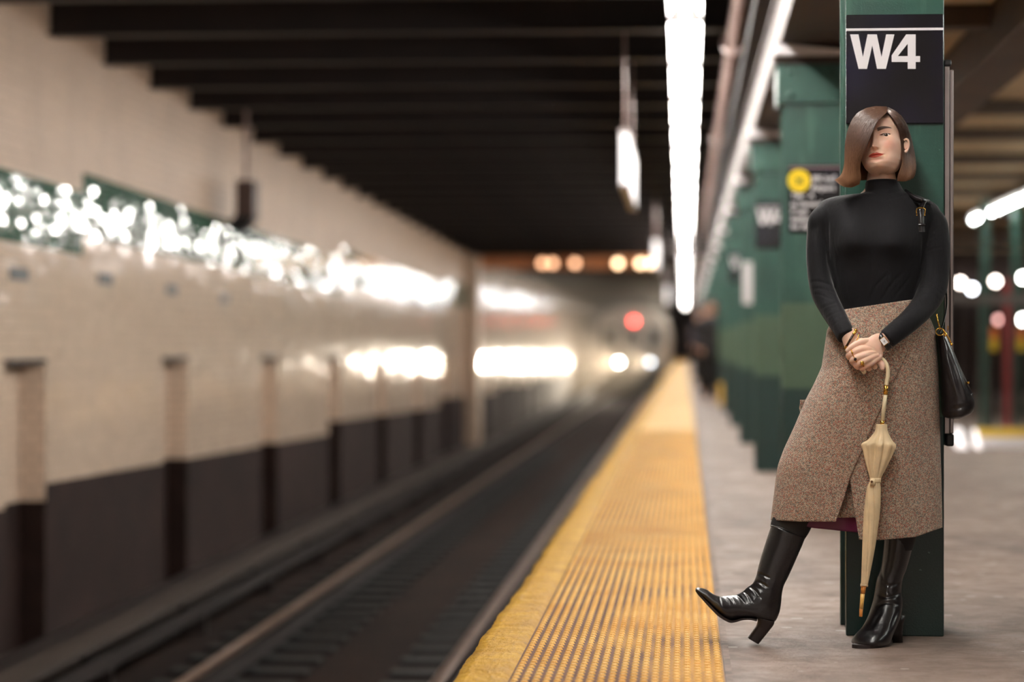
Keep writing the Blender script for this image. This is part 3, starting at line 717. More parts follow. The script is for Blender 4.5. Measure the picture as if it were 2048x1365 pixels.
def knit():
    t = NT('black jersey'); co = t.coord()
    t.setv('Base Color', t.ramp(t.noise(co, 12, 4), [(.3, srgb(17, 16, 18)), (.7, srgb(24, 23, 26))])); t.setv('Roughness', .8); t.setv('Sheen Weight', .15); t.setv('Sheen Roughness', .4)
    t.setv('Specular IOR Level', .2); t.setv('Normal', t.bump(t.noise(t.mapv(co, (14, 14, 3)), 6, 3, .5, .6), .25, .006)); M['jersey'] = t.m
    t = NT('tweed'); co = t.coord(); vo = t.node('ShaderNodeTexVoronoi'); vo.inputs['Scale'].default_value = 400; t.link(t.mapv(co, (1, .6, 1), (0, math.radians(35), 0)), vo.inputs['Vector'])
    sp = t.node('ShaderNodeSeparateColor'); t.link(vo.outputs['Color'], sp.inputs[0])
    col = t.ramp(sp.outputs[0], [(0, srgb(196, 172, 148)), (.26, srgb(150, 122, 102)), (.46, srgb(98, 76, 66)), (.60, srgb(206, 184, 160)), (.72, srgb(170, 74, 60)), (.82, srgb(104, 122, 114)), (.92, srgb(184, 120, 86))], 'CONSTANT')
    t.setv('Base Color', t.mix(.30, col, srgb(148, 128, 112))); t.setv('Roughness', .85); t.setv('Sheen Weight', .2)
    wv = t.node('ShaderNodeTexWave'); wv.inputs['Scale'].default_value = 70; wv.inputs['Distortion'].default_value = 1.5; t.link(t.mapv(co, (1, 0, 1), (0, math.radians(40), 0)), wv.inputs['Vector'])
    t.setv('Normal', t.bump(t.math('ADD', vo.outputs['Distance'], t.math('MULTIPLY', wv.outputs['Fac'], .25)), .7, .003)); M['tweed'] = t.m
    t = NT('black leather'); co = t.coord(); t.setv('Base Color', t.ramp(t.noise(co, 9, 4), [(.3, srgb(17, 14, 16)), (.7, srgb(27, 23, 25))])); t.setv('Roughness', .30)
    t.setv('Specular IOR Level', .55); t.setv('Coat Weight', .18); t.setv('Coat Roughness', .12)
    t.setv('Normal', t.bump(t.math('ADD', t.noise(co, 32, 4, .5, .8), t.math('MULTIPLY', t.noise(co, 400, 2), .06)), .22, .006)); M['leather'] = t.m
knit()
M['tights'] = simple('black tights', srgb(16, 14, 16), .7)
M['lining'] = simple('burgundy lining', srgb(98, 22, 62), .45, var=.1)
M['sole'] = simple('dark stacked sole', srgb(34, 24, 22), .4)
M['cream'] = simple('cream umbrella silk', srgb(232, 206, 164), .5, var=.08, vscale=30, bump=.15, bscale=60)
M['ivory'] = simple('ivory handle', srgb(232, 214, 176), .35, var=.05)
M['wood'] = simple('amber wood', srgb(196, 124, 52), .35, var=.15)
def hair_mat():
    t = NT('brown hair'); co = t.coord(); sp = t.node('ShaderNodeSeparateXYZ'); t.link(co, sp.inputs[0])
    mr = t.node('ShaderNodeMapRange'); t.link(sp.outputs[2], mr.inputs[0]); mr.inputs[1].default_value = 1.56; mr.inputs[2].default_value = 1.44
    n = t.noise(t.mapv(co, (1, 1, .15)), 120, 3)
    f = t.math('ADD', mr.outputs[0], t.math('MULTIPLY', t.math('SUBTRACT', n, .5), .5))
    t.setv('Base Color', t.ramp(f, [(0, srgb(78, 54, 42)), (.5, srgb(106, 74, 54)), (1, srgb(152, 110, 80))]))
    t.setv('Roughness', .36); t.setv('Specular IOR Level', .55); t.setv('Subsurface Weight', 0); M['hair'] = t.m
hair_mat()

person = empty('person', P(1755, 1290, 7.50), 'woman in black turtleneck, tweed skirt and black heeled boots leaning on the nearest column', 'person')
# ---------------- head (grid of cross sections with modelled features)
def sstep(a, b, x): t = np.clip((x-a)/(b-a), 0, 1); return t*t*(3-2*t)
def head_mesh():
    NA, NZ = 300, 260
    zk = np.array([-.110, -.107, -.099, -.086, -.070, -.045, -.020, 0, .03, .052, .070, .084, .092, .095])
    fk = np.array([.030, .058, .080, .0885, .0885, .0880, .0865, .0855, .0895, .0850, .0690, .0450, .020, .001])
    wk = np.array([.012, .026, .041, .0525, .0600, .0665, .0705, .0720, .0725, .0680, .0560, .0360, .0170, .001])
    bk = np.array([.000, .010, .030, .045, .062, .080, .092, .098, .102, .100, .086, .058, .028, .001])
    A = np.linspace(0, 2*np.pi, NA, endpoint=False)
    # concentrate samples on the face (a=pi/2 means front)
    A = A + .55*np.sin(2*(A-np.pi/2))*(np.cos(A-np.pi/2) > 0)*-.8
    zs = np.concatenate([np.linspace(-.110, .05, 220), np.linspace(.0512, .095, 40)])
    from_z = lambda ks, z: np.interp(z, zk, ks)
    def smooth_interp(ks):
        d = np.linspace(-.110, .095, 600); v = np.interp(d, zk, ks); ker = np.exp(-np.linspace(-2, 2, 31)**2); ker /= ker.sum()
        vp = np.pad(v, 15, mode='edge'); vs_ = np.convolve(vp, ker, 'valid'); vs_[:8] = v[:8]; vs_[-8:] = v[-8:]; return lambda z: np.interp(z, d, vs_)
    f, w_, b = smooth_interp(fk), smooth_interp(wk), smooth_interp(bk)
    Z, AA = np.meshgrid(zs, A, indexing='ij')
    ca, sa = np.cos(AA), np.sin(AA)
    pw = 2/2.25
    X = w_(Z)*np.sign(ca)*np.abs(ca)**pw
    Y = np.where(sa > 0, -f(Z)*np.abs(sa)**pw, b(Z)*np.abs(sa)**pw)
    front = sstep(.0, .45, sa)
    g = lambda x0, z0, sx, sz: np.exp(-((X-x0)/sx)**2-((Z-z0)/sz)**2)
    D = np.zeros_like(X)
    for s in (-1, 1):
        D -= .0115*g(s*.031, -.001, .0155, .0105)          # sockets
        D += .0062*g(s*.031, .0005, .0130, .0078)          # eyelid mound
        D += .0030*g(s*.030, .020, .018, .008)             # brow ridge
        D -= .0030*g(s*.015, .004, .006, .010)             # beside the bridge
        D += .0045*g(s*.046, -.030, .016, .016)            # cheekbones
        D -= .0022*g(s*.030, -.052, .010, .016)            # fold beside the mouth
        D += .0068*g(s*.0125, -.0405, .0048, .0058)        # nose wings
        D -= .0030*g(s*.0190, -.0400, .0040, .0070)
        D += .0030*g(s*.040, -.085, .014, .016)            # jaw
    # nose ridge
    t = np.clip((.010-Z)/.050, 0, 1); ht = .0055+.0160*t**1.1; wd = .0058+.0030*t
    base = sstep(.022, .004, Z)*sstep(-.0500, -.0425, Z)
    D += ht*base*np.exp(-(np.abs(X)/wd)**2.2)
    D += .0050*g(0, -.0385, .0085, .0065)
    for s in (-1, 1): D -= .0100*g(s*.0066, -.0450, .0036, .0024)  # nostrils
    D += .0025*g(0, -.0440, .0030, .004)
    # mouth
    mz = -.0640+.0012*np.cos(X/.0245*np.pi/2)**2*0
    mw = np.clip(1-(X/.0255)**2, 0, 1)
    D += .0052*np.exp(-((Z-(-.0600))/.0050)**2)*mw**.6
    D += .0068*np.exp(-((Z-(-.0700))/.0058)**2)*mw**.8
    D -= .0050*np.exp(-((Z-mz)/.0013)**2)*np.clip(1-(X/.0255)**2, 0, 1)**.25
    D -= .0014*g(0, -.0535, .0028, .004)
    D -= .0040*g(0, -.0800, .016, .0045)
    D += .0060*g(0, -.0920, .0155, .0110)
    for s in (-1, 1): D -= .0022*g(s*.0265, -.0645, .0035, .004)
    # eye openings
    lash = np.zeros_like(X)
    for s in (-1, 1):
        xe = (X-s*.031)*s
        up = .0030*np.clip(1-((xe-.001)/.0148)**2, 0, 1)**.7+.0003*xe/.014; dn = -.0030*np.clip(1-((xe+.001)/.0148)**2, 0, 1)**.8
        inside = sstep(-.0002, .0006, up-Z)*sstep(-.0002, .0006, Z-dn)*(np.abs(xe) < .0145)
        D -= .0100*inside
        lash = np.maximum(lash, np.exp(-((Z-up-.0005)/.0009)**2)*(np.abs(xe) < .0155))
        lash = np.maximum(lash, .35*np.exp(-((Z-dn+.0003)/.0006)**2)*(np.abs(xe) < .0135))
        D -= .0014*np.exp(-((Z-up-.0042)/.0011)**2)*(np.clip(1-(xe/.016)**2, 0, 1))   # lid crease
    Y = Y-D*front
    # attribute masks
    cup = .0020*np.exp(-((np.abs(X)-.0055)/.0045)**2)-.0012*np.exp(-(X/.0025)**2)
    ux = -.0640+(.0066)*np.clip(1-(np.abs(X)/.0250)**1.6, 0, 1)+cup*(np.abs(X) < .02); lx = -.0640-.0098*np.clip(1-(X/.0245)**2, 0, 1)**.75
    lip = sstep(0, .0011, ux-Z)*sstep(0, .0011, Z-lx)*(np.abs(X) < .0262)*front
    brow = np.zeros_like(X)
    for s in (-1, 1):
        xe = (X-s*.031)*s; ctr = .0185+.0042*np.sin(np.clip((xe+.018)/.038, 0, 1)*np.pi*.72)-.002
        th = .0058*np.clip((.025-xe)/.032, 0, 1)**.6
        brow = np.maximum(brow, sstep(0, .0016, th-np.abs(Z-ctr))*sstep(-.0220, -.0180, xe)*sstep(.0235, .018, xe))
    brow = brow*(.94+.06*np.sin(X*2600+Z*900)); blush = np.maximum(g(.045, -.030, .020, .020), g(-.045, -.030, .020, .020))+.5*g(0, -.04, .012, .01)
    vs = np.stack([X, Y, Z], -1).reshape(-1, 3)
    fs = []
    for j in range(NZ-1):
        for i in range(NA):
            i2 = (i+1) % NA; fs.append((j*NA+i, j*NA+i2, (j+1)*NA+i2, (j+1)*NA+i))
    att = {'lip': lip*front, 'brow': brow*front, 'lash': lash*front, 'blush': blush*front}
    return vs, fs, {k: v.reshape(-1) for k, v in att.items()}
hv, hf, hatt = head_mesh()
VA = math.radians(4.65)+math.radians(15)
HR = Matrix.Rotation(-VA, 3, 'Z') @ Matrix.Rotation(math.radians(-9), 3, 'X') @ Matrix.Rotation(math.radians(-6.5), 3, 'Y')
HC = P(1762.8, 283.5, 7.60)
HRn = np.array(HR)
def head_pt(x, y, z): return HC+HR @ Vector((x, y, z))
hv = hv @ HRn.T+np.array(HC)
# ---------------- hands: palms and five separate fingers, blended
PXM = .001555
def hand(parts, palms, name):
    mb = MB()
    for pts in parts:
        c = catmull([(x, y, Y, r) for x, y, Y, r in pts], 5*len(pts)); ps = [P(a[0], a[1], a[2]) for a in c]
        mb.tube(ps, [a[3]*PXM for a in c], 14)
        mb.sphere(ps[-1], c[-1][3]*PXM, 14, 10); mb.sphere(ps[0], c[0][3]*PXM, 14, 10)
    for ribs in palms:
        add_rings(mb, rib_rings(ribs, 24, 24))
    o = mb.build(name, M['skin']); bake(o, .0013, 5, .5); return o
# her left hand, on top
lh = hand([
    [(1744, 684, 7.405, 8.5), (1728, 684, 7.395, 7.6), (1712, 689, 7.388, 6.6), (1701, 696, 7.385, 5.8), (1695, 701, 7.385, 4.6)],       # thumb
    [(1745, 700, 7.395, 7.8), (1722, 699, 7.383, 7.4), (1706, 706, 7.382, 6.4), (1697, 711, 7.392, 5.7), (1699, 716, 7.408, 5.2)],       # index
    [(1748, 706, 7.392, 7.6), (1728, 711, 7.376, 7.2), (1712, 717, 7.375, 6.5), (1704, 722, 7.388, 5.8), (1707, 727, 7.404, 5.2)],       # middle
    [(1752, 711, 7.392, 7.4), (1735, 719, 7.376, 6.9), (1720, 726, 7.375, 6.3), (1712, 731, 7.388, 5.6), (1715, 735, 7.404, 5.0)],       # ring
    [(1758, 714, 7.396, 6.8), (1744, 725, 7.384, 6.2), (1733, 732, 7.383, 5.7), (1724, 737, 7.392, 5.1), (1726, 740, 7.404, 4.5)]],      # little
    [[(1784, 676, 1766, 706, .018, 7.425), (1772, 668, 1754, 699, .019, 7.418), (1757, 667, 1765, 705, .016, 7.408), (1742, 672, 1764, 716, .015, 7.400), (1730, 682, 1755, 725, .014, 7.394), (1724, 690, 1745, 727, .012, 7.392)]], 'left_hand')
crease(lh, [([(1752, 700), (1738, 693), (1728, 696)], 1.6, .0006), ([(1756, 708), (1742, 707), (1733, 709)], 1.5, .0008), ([(1758, 715), (1748, 717), (1740, 721)], 1.5, .0007)])
rh = hand([
    [(1722, 708, 7.425, 8), (1742, 717, 7.418, 7.4), (1757, 722, 7.408, 6.6), (1764, 730, 7.400, 6.0), (1764.5, 737, 7.398, 4.8)],
    [(1718, 714, 7.430, 8), (1734, 725, 7.425, 7.0), (1745, 730, 7.416, 6.2), (1750, 734, 7.408, 5.2)],
    [(1712, 716, 7.436, 7.5), (1722, 729, 7.430, 6.6), (1733, 736, 7.424, 5.8), (1738, 738, 7.418, 5.0)],
    [(1708, 716, 7.440, 6.8), (1714, 729, 7.436, 6.0), (1723, 737, 7.430, 5.2), (1728, 739, 7.426, 4.5)],
    [(1712, 688, 7.425, 8), (1722, 683, 7.415, 7), (1733, 686, 7.412, 6.2), (1741, 692, 7.412, 5.2)]],
    [[(1681, 672, 1706, 655, .018, 7.445), (1687, 690, 1713, 668, .018, 7.438), (1692, 706, 1724, 684, .016, 7.434), (1700, 720, 1731, 700, .015, 7.430), (1708, 724, 1730, 712, .013, 7.430)]], 'right_hand')
# ---------------- body mesh: head, neck, ear, hands and trunk together
mb = MB()
add_rings(mb, rib_rings([(1742, 318, 1786, 322, .048, 7.625), (1737, 338, 1789, 338, .052, 7.625), (1734, 356, 1792, 356, .054, 7.625), (1728, 380, 1800, 380, .055, 7.63), (1700, 400, 1830, 400, .07, 7.63), (1660, 425, 1860, 425, .085, 7.63), (1672, 540, 1830, 540, .088, 7.63), (1682, 640, 1836, 640, .088, 7.63), (1670, 740, 1860, 740, .095, 7.62), (1672, 800, 1862, 800, .09, 7.62)], 60, 40))
# ear
ear = catmull([(1808, 281, 7.553), (1812.5, 278.5, 7.552), (1816.5, 282, 7.553), (1817.5, 289, 7.556), (1816, 297, 7.558), (1812.5, 303, 7.558), (1810, 304, 7.556)], 24)
mb.tube([P(*a) for a in ear], [.0034]*12+[.0036]*6+[.0042]*6, 10)
mb.sphere(P(1811.5, 291, 7.562), .012, 16, 10, (.55, .35, 1.1))
mb.sphere(P(1811.5, 303, 7.560), .0052, 12, 8)
nbase = len(mb.v)
a1, _ = getv(lh); a2, _ = getv(rh)
verts = list(mb.v); faces = list(mb.f)
for oo in (lh, rh):
    off = len(verts); aa, _ = getv(oo); verts += [tuple(v) for v in aa]; faces += [tuple(i+off for i in p.vertices) for p in oo.data.polygons]
off = len(verts); verts += [tuple(v) for v in hv]; faces += [tuple(i+off for i in f) for f in hf]
body = link_mesh('body', verts, faces, M['skin'], person, True)
for k, v in hatt.items():
    at = body.data.attributes.new(k, 'FLOAT', 'POINT'); full = np.zeros(len(verts)); full[off:] = v; at.data.foreach_set('value', full)
for oo in (lh, rh): bpy.data.objects.remove(oo)
# eyes
def eye_mats():
    t = NT('iris'); t.setv('Base Color', srgb(62, 38, 26)); t.setv('Roughness', .1); M['iris'] = t.m
    t = NT('eye white'); t.setv('Base Color', srgb(214, 204, 198)); t.setv('Roughness', .12); M['eyewhite'] = t.m
    t = NT('pupil'); t.setv('Base Color', (.004, .004, .004, 1)); t.setv('Roughness', .05); M['pupil'] = t.m
eye_mats()
for s in (-1, 1):
    c = head_pt(s*.031, -.0622, 0); mb = MB(); mb.sphere((0, 0, 0), .0118, 28, 20, mi=0)
    look = (Vector((0, 0, CAMZ+.25))-c).normalized()
    u = look.orthogonal().normalized(); w2 = look.cross(u)
    for R_, amax, mi in ((.01205, 29, 1), (.01220, 12, 2)):
        vs = [look*R_]; fs = []
        for q in range(1, 6):
            a_ = math.radians(amax*q/5)
            vs += [look*R_*math.cos(a_)+(u*math.cos(k*math.pi/12)+w2*math.sin(k*math.pi/12))*R_*math.sin(a_) for k in range(24)]
        fs += [(0, 1+k, 1+(k+1) % 24) for k in range(24)]
        fs += [(1+24*q+k, 1+24*(q+1)+k, 1+24*(q+1)+(k+1) % 24, 1+24*q+(k+1) % 24) for q in range(4) for k in range(24)]
        mb.add(vs, fs, mi)
    o = mb.build('eye', None, person, True, mats=[M['eyewhite'], M['iris'], M['pupil']]); o.location = c
# ---------------- hair
guides = [
 [(1774, 224, 7.525), (1766, 232, 7.505), (1754, 244, 7.485), (1744, 266, 7.470), (1733, 294, 7.466), (1723, 317, 7.472), (1720, 338, 7.490), (1722, 354, 7.502), (1719, 369, 7.512)],
 [(1774, 222, 7.535), (1757, 229, 7.505), (1741, 243, 7.483), (1728, 266, 7.470), (1718, 292, 7.465), (1712, 318, 7.472), (1710, 342, 7.484), (1710, 360, 7.494), (1704, 375, 7.505)],
 [(1774, 220, 7.550), (1750, 223, 7.520), (1730, 237, 7.497), (1716, 262, 7.485), (1708, 292, 7.480), (1704, 320, 7.485), (1703, 344, 7.495), (1699, 362, 7.500), (1689, 374, 7.505)],
 [(1774, 217, 7.580), (1745, 217, 7.550), (1720, 232, 7.530), (1705, 259, 7.515), (1698, 290, 7.510), (1696, 320, 7.510), (1694, 342, 7.515), (1689, 357, 7.520), (1678, 368, 7.520)],
 [(1773, 214, 7.620), (1741, 215, 7.600), (1714, 229, 7.590), (1699, 255, 7.575), (1692, 286, 7.565), (1691, 318, 7.560), (1688, 339, 7.558), (1682, 352, 7.555), (1671, 360, 7.550)],
 [(1772, 214, 7.660), (1744, 218, 7.650), (1719, 236, 7.640), (1704, 262, 7.630), (1698, 292, 7.620), (1696, 320, 7.610), (1695, 343, 7.600), (1694, 358, 7.590), (1692, 368, 7.585)],
 [(1772, 215, 7.690), (1750, 224, 7.700), (1734, 242, 7.700), (1724, 266, 7.695), (1718, 292, 7.690), (1716, 320, 7.680), (1716, 342, 7.665), (1716, 356, 7.655), (1716, 362, 7.650)],
 [(1772, 216, 7.700), (1768, 230, 7.720), (1764, 252, 7.728), (1762, 278, 7.725), (1762, 306, 7.712), (1762, 330, 7.695), (1762, 346, 7.685), (1762, 354, 7.68), (1762, 358, 7.675)],
 [(1774, 216, 7.690), (1788, 228, 7.700), (1800, 248, 7.702), (1808, 272, 7.700), (1812, 300, 7.690), (1813, 322, 7.670), (1812, 342, 7.655), (1809, 352, 7.645), (1806, 357, 7.640)],
 [(1776, 215, 7.640), (1796, 227, 7.640), (1811, 249, 7.640), (1819, 272, 7.635), (1825, 298, 7.625), (1829, 321, 7.612), (1830, 338, 7.605), (1828, 349, 7.600), (1823, 357, 7.595)],
 [(1776, 217, 7.585), (1796, 229, 7.572), (1811, 250, 7.585), (1818, 275, 7.598), (1823, 300, 7.592), (1825, 324, 7.583), (1824, 341, 7.578), (1820, 352, 7.575), (1813, 362, 7.570)],
 [(1775, 220, 7.550), (1790, 233, 7.528), (1803, 253, 7.543), (1808, 276, 7.570), (1812, 300, 7.574), (1814, 322, 7.570), (1812, 339, 7.567), (1808, 351, 7.563), (1803, 363, 7.560)],
 [(1774, 222, 7.532), (1785, 236, 7.512), (1795, 254, 7.522), (1800, 276, 7.545), (1803, 300, 7.552), (1804, 320, 7.553), (1800, 338, 7.552), (1796, 350, 7.548), (1794, 362, 7.545)],
]
GA = np.array(guides, float)                # (G, K, 3)
def hair_grid(ns, nt):
    a = np.stack([catmull(GA[:, k, :], ns) for k in range(GA.shape[1])], 1)      # ns,K,3
    return np.stack([catmull(a[i], nt) for i in range(ns)], 0)
HG = hair_grid(120, 60)
def hp(s, t):
    x = s*119; y = t*59; i = min(int(x), 118); j = min(int(y), 58); u, v = x-i, y-j
    return (HG[i, j]*(1-u)+HG[i+1, j]*u)*(1-v)+(HG[i, j+1]*(1-u)+HG[i+1, j+1]*u)*v
vs = [P(*HG[i, j]) for i in range(120) for j in range(60)]
fs = [(i*60+j, (i+1)*60+j, (i+1)*60+j+1, i*60+j+1) for i in range(119) for j in range(59)]
mb = MB(); mb.add(vs, fs)
cen = np.array(P(1762, 285, 7.60))
for k in range(5200):
    s = rng.rand(); s0 = s; t1 = .90+.10*rng.rand()+.02*rng.randn()*(rng.rand() < .3); t1 = min(t1, 1.0); off = .0008+.0020*rng.rand(); wv = .5*rng.randn(); ph = rng.rand()*6
    ds = .012*rng.randn(); pts = []; T0 = 0 if rng.rand() < .8 else .3*rng.rand()
    for q in range(13):
        t = T0+(t1-T0)*q/12; ss = min(max(s+ds*t*t, 0), 1); c = hp(ss, t).copy()
        c[0] += wv*math.sin(t*5+ph)*.5; p = P(*c); n_ = Vector(np.array(p)-cen); n_.z *= .3; n_.normalize()
        pts.append(p+n_*(off*(.5+.5*min(1, t*4))+.002*max(0, t-.85)*6*rng.rand()))
    r = .00024+.0003*rng.rand(); rs = [r*(1-.75*(q/12)**3) for q in range(13)]
    mb.tube(pts, rs, 3)
hair = mb.build('hair', M['hair'], person, True)
# ---------------- turtleneck
mb = MB()
add_rings(mb, rib_rings([(1736, 360, 1791, 359, .050, 7.62), (1731, 364, 1796, 362, .062, 7.62), (1730, 376, 1803, 374, .064, 7.62), (1727, 386, 1810, 384, .067, 7.62), (1702, 389, 1828, 389, .072, 7.622), (1672, 393, 1848, 396, .080, 7.625), (1648, 400, 1864, 404, .088, 7.625), (1634, 412, 1878, 416, .092, 7.625), (1632, 432, 1880, 436, .100, 7.622), (1640, 460, 1868, 462, .108, 7.62), (1647, 495, 1860, 497, .112, 7.618), (1650, 525, 1854, 525, .108, 7.62), (1658, 560, 1848, 560, .100, 7.62), (1670, 596, 1840, 596, .094, 7.62), (1684, 625, 1836, 622, .092, 7.62), (1690, 660, 1836, 655, .09, 7.62)], 90, 56))
for arm in ([(1656, 422, 7.605, 20), (1639, 440, 7.60, 22), (1635, 462, 7.60, 21), (1633, 500, 7.59, 21), (1637, 546, 7.58, 22.5), (1646, 584, 7.565, 24.5), (1662, 617, 7.53, 23), (1680, 649, 7.475, 20.5), (1694, 675, 7.44, 19)],
            [(1858, 428, 7.61, 20), (1869, 446, 7.605, 25), (1872, 470, 7.60, 26.5), (1873, 504, 7.59, 28), (1870, 548, 7.58, 28.5), (1863, 583, 7.56, 28.5), (1846, 613, 7.52, 25.5), (1820, 641, 7.465, 22.5), (1792, 664, 7.43, 21), (1773, 679, 7.422, 20)]):
    c = catmull(arm, 50); mb.tube([P(a[0], a[1], a[2]) for a in c], [a[3]*PXM for a in c], 24)
    mb.sphere(P(*c[0][:3]), c[0][3]*PXM, 20, 14)
tn = mb.build('turtleneck', M['jersey'], person); bake(tn, .0042, 14, .5)
a_, n_ = getv(tn); qx, qy = proj(a_); fr_ = np.clip(-n_[:, 1]*1.5, 0, 1)
dsp = sum(.030*np.exp(-((qx-cx)/34)**2-(((qy-484)/np.where(qy > 484, 26, 46)))**2) for cx in (1702, 1792))
a_[:, 1] -= dsp*fr_; setvv(tn, a_)
crease(tn, [([(1618, 566), (1636, 563), (1661, 570)], 2.6, .0030), ([(1620, 580), (1640, 577), (1668, 584)], 2.4, .0032), ([(1622, 590), (1640, 590), (1664, 600)], 2.0, .0022), ([(1636, 622), (1652, 612), (1672, 606)], 2.4, .0022), ([(1648, 640), (1662, 630), (1682, 622)], 2.2, .0018), ([(1662, 655), (1676, 643), (1690, 638)], 2, .0014),
  ([(1842, 567), (1866, 566), (1888, 584)], 2.6, .0030), ([(1840, 576), (1866, 574), (1890, 594)], 2.4, .0028), ([(1842, 585), (1864, 586), (1882, 604)], 2.2, .0022), ([(1845, 508), (1870, 497), (1898, 495)], 2.2, .0018), ([(1846, 480), (1868, 462), (1888, 445)], 2.6, .0014),
  ([(1845, 495), (1858, 478), (1872, 470)], 2.2, .0014), ([(1838, 470), (1828, 482), (1822, 492)], 3, .002),
  ([(1736, 604), (1754, 570), (1778, 545)], 3.2, .0034), ([(1760, 604), (1782, 570), (1806, 545)], 3.2, .0034), ([(1785, 600), (1806, 572), (1822, 552)], 3, .0022), ([(1700, 606), (1690, 570), (1688, 545)], 3, .0022), ([(1716, 608), (1712, 578), (1718, 552)], 3, .0016), ([(1676, 570), (1668, 540), (1664, 510)], 4, .002),
  ([(1735, 372), (1765, 378), (1800, 371)], 2.2, .0020), ([(1732, 382), (1765, 389), (1806, 380)], 2.2, .0022), ([(1742, 367), (1770, 371), (1796, 366)], 1.5, .0012), ([(1728, 392), (1768, 399), (1812, 391)], 2.4, .0016),
  ([(1656, 440), (1656, 480), (1657, 530)], 3.5, .0045), ([(1846, 470), (1845, 510), (1842, 560)], 3.5, .0045), ([(1648, 420), (1654, 436), (1657, 452)], 3, .0018)])
# ---------------- skirt
ky = [596, 620, 640, 660, 700, 735, 770, 800, 850, 900, 930, 960, 1000, 1043, 1085]
kxl = [1688, 1680, 1665, 1654, 1648, 1643, 1627, 1611, 1590, 1567, 1556, 1551, 1546, 1541, 1536]
kxr = [1832, 1848, 1862, 1870, 1874, 1877, 1878, 1879, 1880, 1881, 1882, 1883, 1884, 1885, 1885]
kD = [.105, .112, .122, .132, .142, .146, .150, .150, .150, .150, .150, .150, .150, .150, .150]
def sm(ks):
    d = np.linspace(596, 1085, 500); v = np.interp(d, ky, ks); ker = np.exp(-np.linspace(-2, 2, 25)**2); ker /= ker.sum(); vv = np.convolve(np.pad(v, 12, mode='edge'), ker, 'valid')
    return lambda y: float(np.interp(y, d, vv))
fxl, fxr, fD = sm(kxl), sm(kxr), sm(kD)
def sk(px, py, off=0, side=-1):
    xl, xr, D = fxl(py), fxr(py), fD(py); u = (px-(xl+xr)/2)/((xr-xl)/2); u = max(-1, min(1, u))
    f = (1-abs(u)**2.3)**(1/2.3)
    bul = 0
    if side < 0:
        cx = np.interp(py, [650, 760, 900, 1043], [1720, 1665, 1615, 1592]); bul += .020*math.exp(-((px-cx)/38)**2)*min(1, max(0, (py-700)/120))
        bul += .012*math.exp(-((px-1800)/36)**2)*min(1, max(0, (py-760)/150))
        bul += -.010*math.exp(-((px-1716)/20)**2)*min(1, max(0, (py-820)/150))
    return P(px, py, 7.60+side*(D*f+off*(f > .02)+bul*f)+.0)
wy = lambda px: float(np.interp(px, [1683, 1812, 1850], [620, 601, 597]))     # waistband line
slit = lambda y: float(np.interp(y, [596, 720, 760, 820, 880, 950, 1000, 1043], [1862, 1807, 1788, 1760, 1733, 1702, 1687, 1672]))
def panel(name, left, right, hem, off, side=-1, nx=110, ny=150, m='tweed', top=None, th=.003):
    vs = []
    for j in range(ny):
        t = j/(ny-1)
        for i in range(nx):
            s = i/(nx-1)
            y = 850
            for it in range(6):
                l, r = left(y), right(y); px = l+(r-l)*s; y0 = (top or wy)(px); y = y0+(hem(px)-y0)*t
            vs.append(sk(px, y, off, side))
    fs = [(j*nx+i, (j+1)*nx+i, (j+1)*nx+i+1, j*nx+i+1) for j in range(ny-1) for i in range(nx-1)]
    if side > 0: fs = [f[::-1] for f in fs]
    o = link_mesh(name, vs, fs, M[m], None, True)
    so = o.modifiers.new('solid', 'SOLIDIFY'); so.thickness = th; so.offset = -1
    return o
skirt = empty('skirt', P(1760, 1040, 7.60)); skirt.parent = person
hemR = lambda px: float(np.interp(px, [1690, 1718, 1760, 1830, 1884], [1079, 1080, 1081, 1075, 1056]))
hemL = lambda px: float(np.interp(px, [1541, 1600, 1672], [1041, 1044, 1044]))
eR = lambda y: float(np.interp(y, [596, 800, 900, 940, 1000, 1080], [1820, 1730, 1702, 1697, 1706, 1718]))
pr = panel('under_panel', eR, fxr, hemR, 0); pl = panel('wrap_panel', fxl, lambda y: min(slit(y), fxr(y)), hemL, .006)
bk = panel('back_panel', fxl, fxr, lambda px: float(np.interp(px, [1541, 1718, 1884], [1036, 1050, 1050])), 0, 1)
ul = panel('underlap', lambda y: 1600, lambda y: 1728, lambda px: 1036, -.040, -1, 30, 60, top=lambda px: 800)
li = panel('lining', lambda y: fxl(y)+30, lambda y: fxr(y)-40, lambda px: float(np.interp(px, [1570, 1620, 1716, 1830], [1038, 1056, 1066, 1050])), -.062, -1, 60, 40, 'lining', top=lambda px: 900)
folds = [([(1658, 782), (1690, 760), (1728, 742)], 6, .0045), ([(1640, 815), (1668, 790), (1700, 778)], 6, .003), ([(1646, 742), (1662, 735), (1680, 733)], 3.5, .004), ([(1810, 760), (1806, 850), (1812, 950)], 14, .006), ([(1755, 860), (1748, 960), (1745, 1070)], 10, .005), ([(1850, 700), (1858, 800), (1858, 1000)], 12, .005), ([(1700, 700), (1690, 730), (1676, 752)], 6, .003), ([(1600, 900), (1640, 930), (1652, 1030)], 14, .004)]
for o in (pr, pl): crease(o, folds)
crease(pl, [([(1545, 1022), (1600, 1026), (1672, 1025)], 1.6, .0012), ([(1690, 634), (1750, 625), (1806, 618)], 1.5, .0014)]); crease(pr, [([(1720, 1062), (1800, 1060), (1880, 1040)], 1.6, .0010)])
for o in (pr, pl, bk, ul, li): o.parent = skirt
li['label'] = 'burgundy lining'
